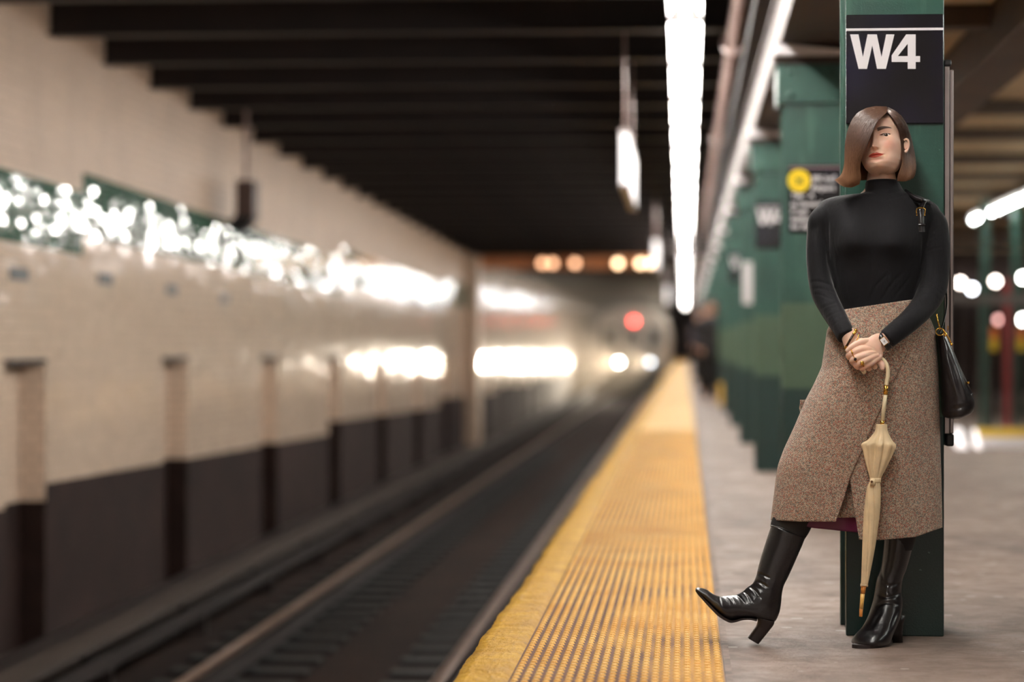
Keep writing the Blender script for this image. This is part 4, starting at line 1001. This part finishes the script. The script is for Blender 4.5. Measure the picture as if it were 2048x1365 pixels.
# waistband edge
# ---------------- legs and boots
mb = MB()
add_rings(mb, rib_rings([(1660, 780, 1760, 790, .075, 7.60), (1620, 860, 1715, 880, .072, 7.585), (1580, 950, 1668, 965, .062, 7.57), (1556, 1010, 1642, 1022, .055, 7.56), (1542, 1045, 1626, 1050, .050, 7.555), (1543, 1060, 1616, 1069, .045, 7.55), (1549, 1078, 1600, 1092, .040, 7.55)], 50, 32))
add_rings(mb, rib_rings([(1760, 780, 1862, 780, .08, 7.60), (1766, 880, 1858, 880, .07, 7.60), (1768, 980, 1846, 980, .06, 7.60), (1770, 1050, 1838, 1050, .054, 7.60), (1772, 1100, 1826, 1100, .048, 7.60)], 50, 32))
mb.build('tights', M['tights'], person, True)
bootL = empty('boot', P(1507, 1288, 7.52)); bootL.parent = person
mb = MB()
add_rings(mb, rib_rings([(1543, 1050, 1611, 1075, .047, 7.55), (1533, 1080, 1601, 1099, .048, 7.55), (1523, 1112, 1587, 1131, .046, 7.545), (1516, 1138, 1575, 1157, .043, 7.54), (1512, 1154, 1568, 1171, .041, 7.535), (1505, 1168, 1564, 1187, .040, 7.53), (1493, 1177, 1562, 1209, .040, 7.525), (1484, 1185, 1558, 1228, .040, 7.52), (1470, 1191, 1546, 1245, .039, 7.515), (1455, 1193, 1512, 1238, .038, 7.51), (1441, 1194, 1483, 1237.5, .038, 7.505), (1430, 1191, 1459, 1241, .038, 7.50), (1422, 1186, 1438, 1229, .036, 7.50), (1413, 1180, 1417, 1209, .031, 7.50), (1402, 1177, 1402, 1193, .026, 7.50), (1396, 1176.5, 1395, 1184, .022, 7.50), (1393, 1177, 1391.5, 1180, .017, 7.50)], 170, 64, power=.92))
o = mb.build('upper', M['leather'], bootL, True)
BL = [([(1510, 1146), (1524, 1150), (1538, 1156)], 2.6, .0065), ([(1507, 1161), (1520, 1166), (1536, 1176)], 2.6, .0060), ([(1498, 1173), (1510, 1182), (1520, 1196)], 2.6, .0060), ([(1486, 1182), (1497, 1192), (1504, 1206)], 2.4, .0050), ([(1472, 1189), (1482, 1198), (1488, 1208)], 2.4, .0036), ([(1452, 1192), (1462, 1200), (1466, 1208)], 2.4, .0032), ([(1438, 1192), (1440, 1202), (1442, 1212)], 2.2, .0034), ([(1530, 1185), (1518, 1198), (1508, 1216)], 2.2, .0022), ([(1522, 1150), (1530, 1170), (1520, 1186)], 2.4, .0022)]
crease(o, BL)
mb = MB()
add_rings(mb, rib_rings([(1512, 1234, 1549, 1243, .030, 7.515), (1515, 1241, 1547, 1250, .028, 7.515), (1513, 1252, 1538, 1262, .024, 7.515), (1504, 1265, 1527, 1276, .022, 7.515), (1496, 1276, 1517, 1288.5, .022, 7.515)], 24, 32, power=.5)); mb.build('heel', M['sole'], bootL, True)
mb = MB()
sole = [(1391, 1178, 1391, 1182), (1397, 1184, 1396, 1189), (1409, 1197, 1408, 1202), (1424, 1212, 1422, 1217), (1440, 1227, 1438, 1232), (1458, 1238, 1457, 1243), (1470, 1239.5, 1470, 1243), (1484, 1236, 1484, 1239.5), (1500, 1236, 1500, 1239), (1514, 1239, 1513, 1242)]
wd = [.018, .024, .032, .037, .039, .039, .036, .030, .026, .026]
rings = []
for (xa, ya, xb, yb), d_ in zip(catmull(sole, 40), catmull([[w2] for w2 in wd], 40)[:, 0]):
    a_, b_ = P(xa, ya, 7.503), P(xb, yb, 7.503); rings.append([a_+Vector((0, -d_, 0)), a_+Vector((0, d_, 0)), b_+Vector((0, d_, 0)), b_+Vector((0, -d_, 0))])
add_rings(mb, rings); mb.build('sole', M['sole'], bootL)
mb = MB(); mb.tube([P(x, y, Y) for x, y, Y in catmull([(1541, 1052, 7.52), (1560, 1056, 7.503), (1580, 1064, 7.503), (1610, 1077, 7.545)], 20)], .0016, 8); mb.build('top_binding', M['leather'], bootL, True)
bootR = empty('boot', P(1745, 1290, 7.50)); bootR.parent = person
mb = MB()
add_rings(mb, rib_rings([(1769, 1072, 1831, 1072, .050, 7.60), (1767, 1100, 1824, 1100, .050, 7.60), (1762, 1136, 1814, 1136, .048, 7.60), (1754, 1158, 1806, 1158, .046, 7.598), (1750, 1180, 1803, 1182, .046, 7.595), (1746, 1202, 1805, 1204, .048, 7.588), (1740, 1222, 1804, 1222, .052, 7.578), (1733, 1240, 1799, 1242, .060, 7.565), (1724, 1256, 1792, 1258, .070, 7.552), (1713, 1268, 1786, 1270, .080, 7.542), (1705, 1278, 1783, 1279, .085, 7.538), (1703, 1285, 1780, 1285, .084, 7.538), (1705, 1287, 1778, 1287, .08, 7.538)], 130, 64))
o = mb.build('upper', M['leather'], bootR, True)
crease(o, [([(1766, 1166), (1780, 1172), (1800, 1166)], 2.8, .0050), ([(1756, 1190), (1776, 1196), (1803, 1186)], 3, .0055), ([(1754, 1214), (1772, 1206), (1796, 1210)], 3, .0050), ([(1762, 1226), (1752, 1240), (1744, 1256)], 3.5, .004), ([(1796, 1222), (1788, 1240), (1782, 1258)], 3, .004), ([(1770, 1176), (1764, 1150), (1762, 1126)], 3, .003), ([(1722, 1272), (1734, 1262), (1742, 1262)], 2, .003), ([(1784, 1170), (1778, 1184), (1790, 1198)], 2.4, .003)])
mb = MB()
def footprint(r): return [P(1703, 1288, 7.49)]
fp = [(1704, 7.468), (1717, 7.452), (1745, 7.455), (1775, 7.50), (1782, 7.55), (1784, 7.60), (1765, 7.60), (1738, 7.57), (1712, 7.52)]
fp = catmull(fp+[fp[0]], 40)[:-1]
tb = [Vector((P(x, 690, Y).x, Y, .011)) for x, Y in fp]; lb = [Vector((v.x, v.y, .0)) for v in tb]
add_rings(mb, [lb, tb]); mb.build('sole', M['sole'], bootR)
mb = MB(); hx = P(1790, 690, 7.63).x
add_rings(mb, [[Vector((hx+.026*q*math.copysign(abs(math.cos(a))**.6, math.cos(a)), 7.625+.026*q*math.copysign(abs(math.sin(a))**.6, math.sin(a)), z)) for a in [k*math.pi/12 for k in range(24)]] for z, q in ((0, .9), (.03, .85), (.06, 1.0), (.085, 1.2))]); mb.build('heel', M['sole'], bootR, True)
# ---------------- jewellery and watch
def ring_at(px, py, Y, r, d, tr=.0011, stone=None, nm='ring'):
    c = P(px, py, Y); d = Vector(d).normalized(); u = d.orthogonal().normalized(); w2 = d.cross(u)
    mb = MB(); n = 28; mb2 = [c+(u*math.cos(2*math.pi*k/n)+w2*math.sin(2*math.pi*k/n))*r for k in range(n+1)]
    mb.tube(mb2, tr, 8); o = mb.build(nm, M['gold'], person, True)
    if stone:
        mb = MB(); mb.sphere(c+Vector((0, -r-.001, .0)), stone[0], 14, 10, (1, .5, 1.1)); s_ = mb.build('stone', stone[1], o, True)
    return o
dark = simple('dark garnet', srgb(40, 18, 16), .1)
fd = (P(1704, 705, 7.38)-P(1722, 699, 7.38))
ring_at(1704, 706, 7.382, .0108, fd, .0016, (.0030, M['gold']))
ring_at(1710, 719, 7.376, .0108, P(1700, 723, 7.38)-P(1726, 711, 7.38), .0014, (.0046, dark))
ring_at(1724, 727, 7.376, .0106, P(1712, 731, 7.38)-P(1735, 719, 7.38), .0020, (.0062, M['gold']))
# bracelet of dark tortoiseshell and gold at the right wrist
br = empty('bracelet', P(1700, 682, 7.42)); br.parent = person
c = catmull([(1712, 662, 7.425), (1705, 672, 7.412), (1697, 686, 7.408), (1690, 698, 7.418)], 24)
mb = MB(); mb.tube([P(*a) for a in c[6:20]], .0034, 12); mb.build('dark_bar', simple('tortoiseshell', srgb(58, 34, 22), .15, var=.5, vscale=80), br, True)
mb = MB(); mb.tube([P(*a) for a in c[:7]], .0046, 12); mb.tube([P(*a) for a in c[19:]], .0040, 12); mb.sphere(P(1711.5, 661.5, 7.424), .0054, 12, 8)
mb.tube([P(*a) for a in catmull([(1718, 668, 7.42), (1716, 676, 7.410), (1712, 682, 7.408)], 8)], .0014, 8); mb.build('gold_end', M['gold'], br, True)
wt = empty('wristwatch', P(1769, 684, 7.41)); wt.parent = person
ax = (P(1790, 666, 7.40)-P(1757, 693, 7.40)).normalized()   # along the forearm
fx = (P(1782, 698, 7.40)-P(1757, 664, 7.40)).normalized()   # around the wrist
wc = P(1768, 683, 7.391); nrm = Vector((-.10, -1, .05)).normalized(); fx = (fx-nrm*fx.dot(nrm)).normalized(); ax = nrm.cross(fx)
def obox(mb, c, a, b, n, ha, hb, hn):
    vs = [c+a*sa*ha+b*sb*hb+n*sn*hn for sa in (-1, 1) for sb in (-1, 1) for sn in (-1, 1)]
    mb.add(vs, [(0, 1, 3, 2), (4, 6, 7, 5), (0, 4, 5, 1), (2, 3, 7, 6), (0, 2, 6, 4), (1, 5, 7, 3)])
mb = MB(); obox(mb, wc, ax, fx, nrm, .0095, .0125, .003); mb.build('watch_case', M['gold'], wt, bevel=.0012)
mb = MB(); obox(mb, wc+nrm*.0032, ax, fx, nrm, .0078, .0105, .0004); mb.build('dial', M['white_paint'], wt)
mb = MB(); obox(mb, wc+nrm*.0039+fx*.002, fx, ax, nrm, .0035, .0005, .0003); obox(mb, wc+nrm*.0039+ax*.0015, ax, fx, nrm, .0022, .0005, .0003); mb.build('watch_hand', M['black'], wt)
mb = MB()
for s in (-1, 1):
    pts = []
    for q in range(10):
        a_ = q/9*math.radians(125); R_ = .0265
        pts.append(wc+nrm*(R_*(math.cos(a_*.95)-1)-.0005)+fx*s*(.010+R_*math.sin(a_)*.72))
    vs = []
    for p in pts: vs += [p-ax*.0085, p+ax*.0085, p+ax*.0085+nrm*.0022, p-ax*.0085+nrm*.0022]
    n_ = len(pts); mb.add(vs, [(i*4+k, i*4+(k+1) % 4, (i+1)*4+(k+1) % 4, (i+1)*4+k) for i in range(n_-1) for k in range(4)])
mb.build('watch_strap', M['leather'], wt, True)
bpy.context.view_layer.update()
def adopt2(root):
    for c in list(root.children):
        if c.type == 'EMPTY':
            lw = c.location.copy(); c.matrix_parent_inverse = root.matrix_world.inverted()
            bpy.context.view_layer.update()
            for g in c.children: g.matrix_parent_inverse = c.matrix_world.inverted()
        else:
            c.matrix_parent_inverse = root.matrix_world.inverted()
            for g in c.children: bpy.context.view_layer.update(); g.matrix_parent_inverse = c.matrix_world.inverted()
adopt2(person)
# ================================================================== umbrella she holds
um = empty('umbrella', P(1722, 1234, 7.40), 'closed cream umbrella with curved ivory handle held hanging in front of the tweed skirt', 'umbrella')
UY = 7.405
mb = MB(); c = catmull([(1728, 744, 7.405), (1722, 736, 7.41), (1724, 724, 7.412), (1737, 714, 7.412), (1755, 714, 7.41), (1768, 722, 7.407), (1775, 736, 7.405), (1775.5, 752, UY), (1772, 772, UY)], 50)
mb.tube([P(*a) for a in c], [.0062]*50, 14); mb.sphere(P(1728, 744, 7.405), .0072, 12, 8); mb.tube([P(1771, 789, UY), P(1768, 815, UY), P(1764.5, 846, UY)], .0060, 14); mb.build('handle', M['ivory'], um, True)
mb = MB(); mb.tube([P(1772, 771, UY), P(1770.8, 790, UY)], .0066, 14); mb.tube([P(1765, 842, UY), P(1764, 852, UY)], .0068, 14); mb.build('gold_collar', M['gold'], um, True)
mb = MB()
R = [(1752, 849, 1774, 849, .013, UY), (1749, 864, 1776, 864, .016, UY), (1736, 880, 1784, 881, .026, UY), (1724, 889, 1791, 891, .036, UY), (1727, 905, 1786, 906, .032, UY), (1732, 930, 1775, 931, .025, UY), (1739, 955, 1763, 955, .015, UY), (1740, 961, 1761, 961, .014, UY), (1734, 975, 1761.5, 973, .017, UY), (1731, 1000, 1761, 997, .020, UY), (1728, 1030, 1759, 1026, .020, UY), (1725, 1090, 1751.5, 1086, .017, UY), (1722.5, 1150, 1741, 1146, .012, UY), (1721, 1172, 1736, 1171, .010, UY)]
def rm(t, a):
    if t < .5:
        k = math.exp(-((t-.27)/.15)**2); return 1-.30*k*(.5-.5*math.cos(8*a))*(abs(math.cos(a)) < .93)-.05*math.cos(16*a)*k
    return 1-.13*(abs(math.sin(4*a+t*14)) < .22)-.05*math.sin(4*a+t*14)
add_rings(mb, rib_rings(R, 190, 128, rm)); mb.build('canopy', M['cream'], um, True)
mb = MB(); add_rings(mb, rib_rings([(1739.5, 956, 1762.5, 957, .0155, UY), (1739.5, 965, 1762, 966, .0155, UY)], 4, 32)); mb.box(*sorted((P(1739, 960, UY).x, P(1749, 960, UY).x)), UY-.022, UY-.013, P(1740, 971, UY).z, P(1740, 958, UY).z); mb.build('tie_strap', M['cream'], um, True)
mb = MB(); mb.sphere(P(1743.5, 964, UY-.022), .004, 12, 8, (1, .5, 1)); mb.build('snap', simple('brass snap', srgb(120, 86, 60), .3, metal=.6), um, True)
mb = MB(); mb.tube([P(1721, 1171, UY), P(1736, 1171.5, UY)], .0052, 10); mb.sphere(P(1728.5, 1171, UY), .0108, 14, 8, (1.15, 1.1, .35)); mb.build('frill', M['cream'], um, True)
mb = MB(); mb.tube([P(1727.5, 1173, UY), P(1725.5, 1188, UY)], [.0078, .0070], 14); mb.tube([P(1722.5, 1218, UY), P(1721.5, 1234, UY)], [.0056, .0048], 14); mb.build('amber_tip', M['wood'], um, True)
mb = MB(); mb.tube([P(1725.5, 1187, UY), P(1722.5, 1219, UY)], [.0066, .0056], 14); mb.build('ferrule', simple('pale horn', srgb(226, 178, 96), .35), um, True)
adopt(um)
# ================================================================== handbag
hb = empty('handbag', P(1910, 835, 7.62), 'black leather handbag with gold clasps hanging from the woman\'s shoulder beside the tweed skirt', 'handbag')
mb = MB()
add_rings(mb, rib_rings([(1873, 668, 1884, 666, .085, 7.62), (1874, 684, 1893, 680, .09, 7.62), (1877, 710, 1904, 702, .10, 7.62), (1879, 740, 1918, 734, .11, 7.62), (1881, 768, 1931, 762, .118, 7.62), (1883, 790, 1941, 786, .12, 7.62), (1884, 808, 1946, 803, .12, 7.62), (1885, 824, 1944, 822, .118, 7.62), (1888, 833, 1932, 831, .11, 7.62), (1895, 837, 1920, 836, .09, 7.62)], 90, 64, power=.75))
o = mb.build('bag_body', M['leather'], hb, True)
crease(o, [([(1884, 700), (1889, 735), (1905, 790)], 4, .008), ([(1896, 705), (1912, 750), (1926, 800)], 4, .008), ([(1886, 820), (1910, 818), (1938, 812)], 4, .004)])
mb = MB(); c = catmull([(1880, 670, 7.60), (1892, 695, 7.56), (1908, 728, 7.53), (1926, 760, 7.52), (1944, 793, 7.53)], 30)
vs = []
for a in c: p = P(*a); vs += [p+Vector((-.006, -.002, .002)), p+Vector((.004, -.002, .004)), p+Vector((.004, .09, .004)), p+Vector((-.006, .09, .002))]
mb.add(vs, [(i*4+k, i*4+(k+1) % 4, (i+1)*4+(k+1) % 4, (i+1)*4+k) for i in range(29) for k in range(4)]+[(0, 1, 2, 3), (116, 119, 118, 117)]); mb.build('flap', M['leather'], hb, True)
mb = MB(); mb.tube([P(*a) for a in catmull([(1873, 628, 7.52), (1875, 640, 7.515), (1878, 650, 7.515), (1880, 660, 7.515)], 16)], [.002, .003, .002, .0035]*4, 10)
n = 20; cc = P(1880, 664, 7.515)
mb.tube([cc+Vector((.013*math.cos(2*math.pi*k/n), 0, .011*math.sin(2*math.pi*k/n))) for k in range(n+1)], .0016, 8); mb.build('gold_hook', M['gold'], hb, True)
mb = MB(); mb.tube([P(*a) for a in catmull([(1886, 660, 7.51), (1892, 668, 7.51), (1899, 680, 7.512), (1905, 690, 7.515)], 20)], [.0028, .0018]*10, 10); mb.sphere(P(1903, 689, 7.512), .0045, 12, 8); mb.sphere(P(1890, 671, 7.508), .0042, 12, 8); mb.sphere(P(1896, 655, 7.512), .0022); mb.tube([P(1896, 652, 7.512), P(1896, 662, 7.512)], .0015, 8); mb.build('gold_chain', M['gold'], hb, True)
mb = MB(); mb.sphere(P(1936, 766, 7.52), .0042, 12, 8, (1.2, 1, 1)); mb.build('turn_lock', M['gold'], hb, True)
mb = MB()
def ribbon(mb, pts, w2, th, wax):
    c = catmull(pts, 12*len(pts)); ps = [P(*a) for a in c]; vs = []; wax = Vector(wax).normalized()
    for i, p in enumerate(ps):
        d = (ps[min(i+1, len(ps)-1)]-ps[max(i-1, 0)]).normalized(); n_ = d.cross(wax).normalized()
        vs += [p-wax*w2-n_*th, p+wax*w2-n_*th, p+wax*w2+n_*th, p-wax*w2+n_*th]
    m_ = len(ps); mb.add(vs, [(i*4+k, i*4+(k+1) % 4, (i+1)*4+(k+1) % 4, (i+1)*4+k) for i in range(m_-1) for k in range(4)]+[(0, 1, 2, 3), (m_*4-4, m_*4-1, m_*4-2, m_*4-3)])
ribbon(mb, [(1811, 383, 7.60), (1822, 391, 7.555), (1833, 399, 7.530), (1846, 402, 7.520), (1853, 403, 7.55), (1858, 405, 7.62)], .0085, .003, (-.1, -.6, .8))
ribbon(mb, [(1853, 402, 7.56), (1848, 405, 7.525), (1842, 416, 7.490)], .008, .002, (1, 0, .3))
ribbon(mb, [(1879, 668, 7.56), (1888, 640, 7.60), (1893, 600, 7.66), (1886, 500, 7.72), (1868, 430, 7.70), (1858, 405, 7.63)], .009, .002, (0, 1, 0))
mb.build('strap', M['leather'], hb, True)
mb = MB(); ribbon(mb, [(1841, 418, 7.494), (1842, 430, 7.486), (1843, 447, 7.482), (1844, 464, 7.480)], .0092, .0026, (1, 0, 0)); mb.build('strap_tab', M['leather'], hb, True)
mb = MB(); c = catmull([(1833.5, 429, 7.480), (1833, 420, 7.480), (1837, 416.5, 7.482), (1842, 416, 7.482), (1847, 416.5, 7.482), (1850.5, 420, 7.480), (1849, 431, 7.480)], 30)
mb.tube([P(*a) for a in c], .0017, 8); mb.sphere(P(1833.5, 431, 7.48), .0024); mb.sphere(P(1849, 431, 7.48), .0024); mb.build('buckle', M['gold'], hb, True)
mb = MB(); ribbon(mb, [(1837, 450, 7.478), (1843.5, 449.5, 7.4765), (1850, 450, 7.478)], .003, .0014, (0, 0, 1)); mb.build('keeper_loop', M['leather'], hb, True)
adopt(hb)
# ================================================================== distant people waiting between the columns
def far_person(px, Y, h, coat, hairc, label, lean=0):
    X = P(px, 690, Y).x; e = empty('person', (X, Y, 0), label, 'person'); s = h/1.70
    mb = MB()
    def T(pts, n=14): mb.tube([Vector((X+a*s, Y+b*s, c*s)) for a, b, c, r in pts], [r*s for *_, r in pts], n)
    T([(0, 0, .86, .15), (0, 0, .95, .16), (0, 0, 1.10, .145), (0, -.01, 1.28, .17), (0, 0, 1.40, .15), (0, 0, 1.46, .07), (0, 0, 1.52, .052), (0, -.01, 1.57, .06)])
    mb.sphere(Vector((X, Y-.015*s, 1.61*s)), .098*s, 16, 12, (.82, .95, 1.15))
    for sg in (-1, 1):
        T([(sg*.08, 0, .88, .095), (sg*.085, -.01, .66, .078), (sg*.09, -.015, .48, .06), (sg*.09, 0, .28, .054), (sg*.095, .01, .09, .042)])
        T([(sg*.095, .03, .05, .042), (sg*.10, -.06, .045, .044), (sg*.105, -.15, .035, .034)])
        T([(sg*.16, 0, 1.40, .058), (sg*.21, .01, 1.28, .052), (sg*.225, .02, 1.12, .044), (sg*.20, -.05, .98, .038), (sg*.17, -.10, .88, .033)])
        mb.sphere(Vector((X+sg*.165*s, Y-.11*s, .84*s)), .045*s, 10, 8, (.6, .6, 1.2))
    b_ = mb.build('body', M['farskin'], e); bake(b_, .014, 3)
    mb = MB()
    T([(0, 0, .78, .175), (0, 0, .95, .178), (0, 0, 1.10, .165), (0, -.01, 1.28, .185), (0, 0, 1.40, .165), (0, 0, 1.47, .09)])
    for sg in (-1, 1):
        T([(sg*.16, 0, 1.40, .07), (sg*.21, .01, 1.28, .064), (sg*.225, .02, 1.12, .056), (sg*.20, -.05, .98, .05), (sg*.175, -.09, .90, .046)])
    c_ = mb.build('coat', coat, e); bake(c_, .016, 3)
    mb = MB()
    for sg in (-1, 1): T([(sg*.08, 0, .86, .10), (sg*.085, -.01, .66, .086), (sg*.09, -.015, .48, .07), (sg*.09, 0, .28, .064), (sg*.095, .01, .08, .058)])
    mb.build('trousers', M['tights'], e, True)
    mb = MB(); mb.sphere(Vector((X, Y+.012*s, 1.64*s)), .108*s, 16, 12, (.86, .98, 1.08)); mb.build('hair', hairc, e, True)
    adopt(e)
M['farskin'] = simple('far skin', srgb(186, 140, 116), .5)
dk = simple('dark hair', srgb(26, 18, 16), .5); navy = simple('navy coat', srgb(30, 28, 44), .7); blk = simple('black coat', srgb(22, 18, 20), .7); brn = simple('brown coat', srgb(52, 38, 34), .7)
far_person(1424, 39, 1.62, blk, dk, 'blurred person in black standing beside the far columns, nearest of three')
far_person(1411, 47, 1.66, navy, dk, 'blurred person in dark blue farther down the platform by the columns')
far_person(1398, 60.2, 1.70, brn, dk, 'blurred person in dark brown, farthest down the platform')
a = P(1436, 770, 37.3); b = P(1456, 812, 37.3)
mb = MB(); vs = [(a.x, 37.2, 0), (b.x, 37.2, 0), (b.x, 37.45, 0), (a.x, 37.45, 0), (a.x+.01, 37.3, .34), (b.x-.01, 37.3, .34), (b.x-.01, 37.34, .34), (a.x+.01, 37.34, .34)]
mb.add(vs, [(3, 2, 1, 0), (4, 5, 6, 7), (0, 1, 5, 4), (1, 2, 6, 5), (2, 3, 7, 6), (3, 0, 4, 7)])
tag(mb.build('floor_sign', simple('yellow plastic', srgb(226, 176, 40), .4), bevel=.01), 'small yellow floor sign at the foot of a distant green column', 'floor sign')
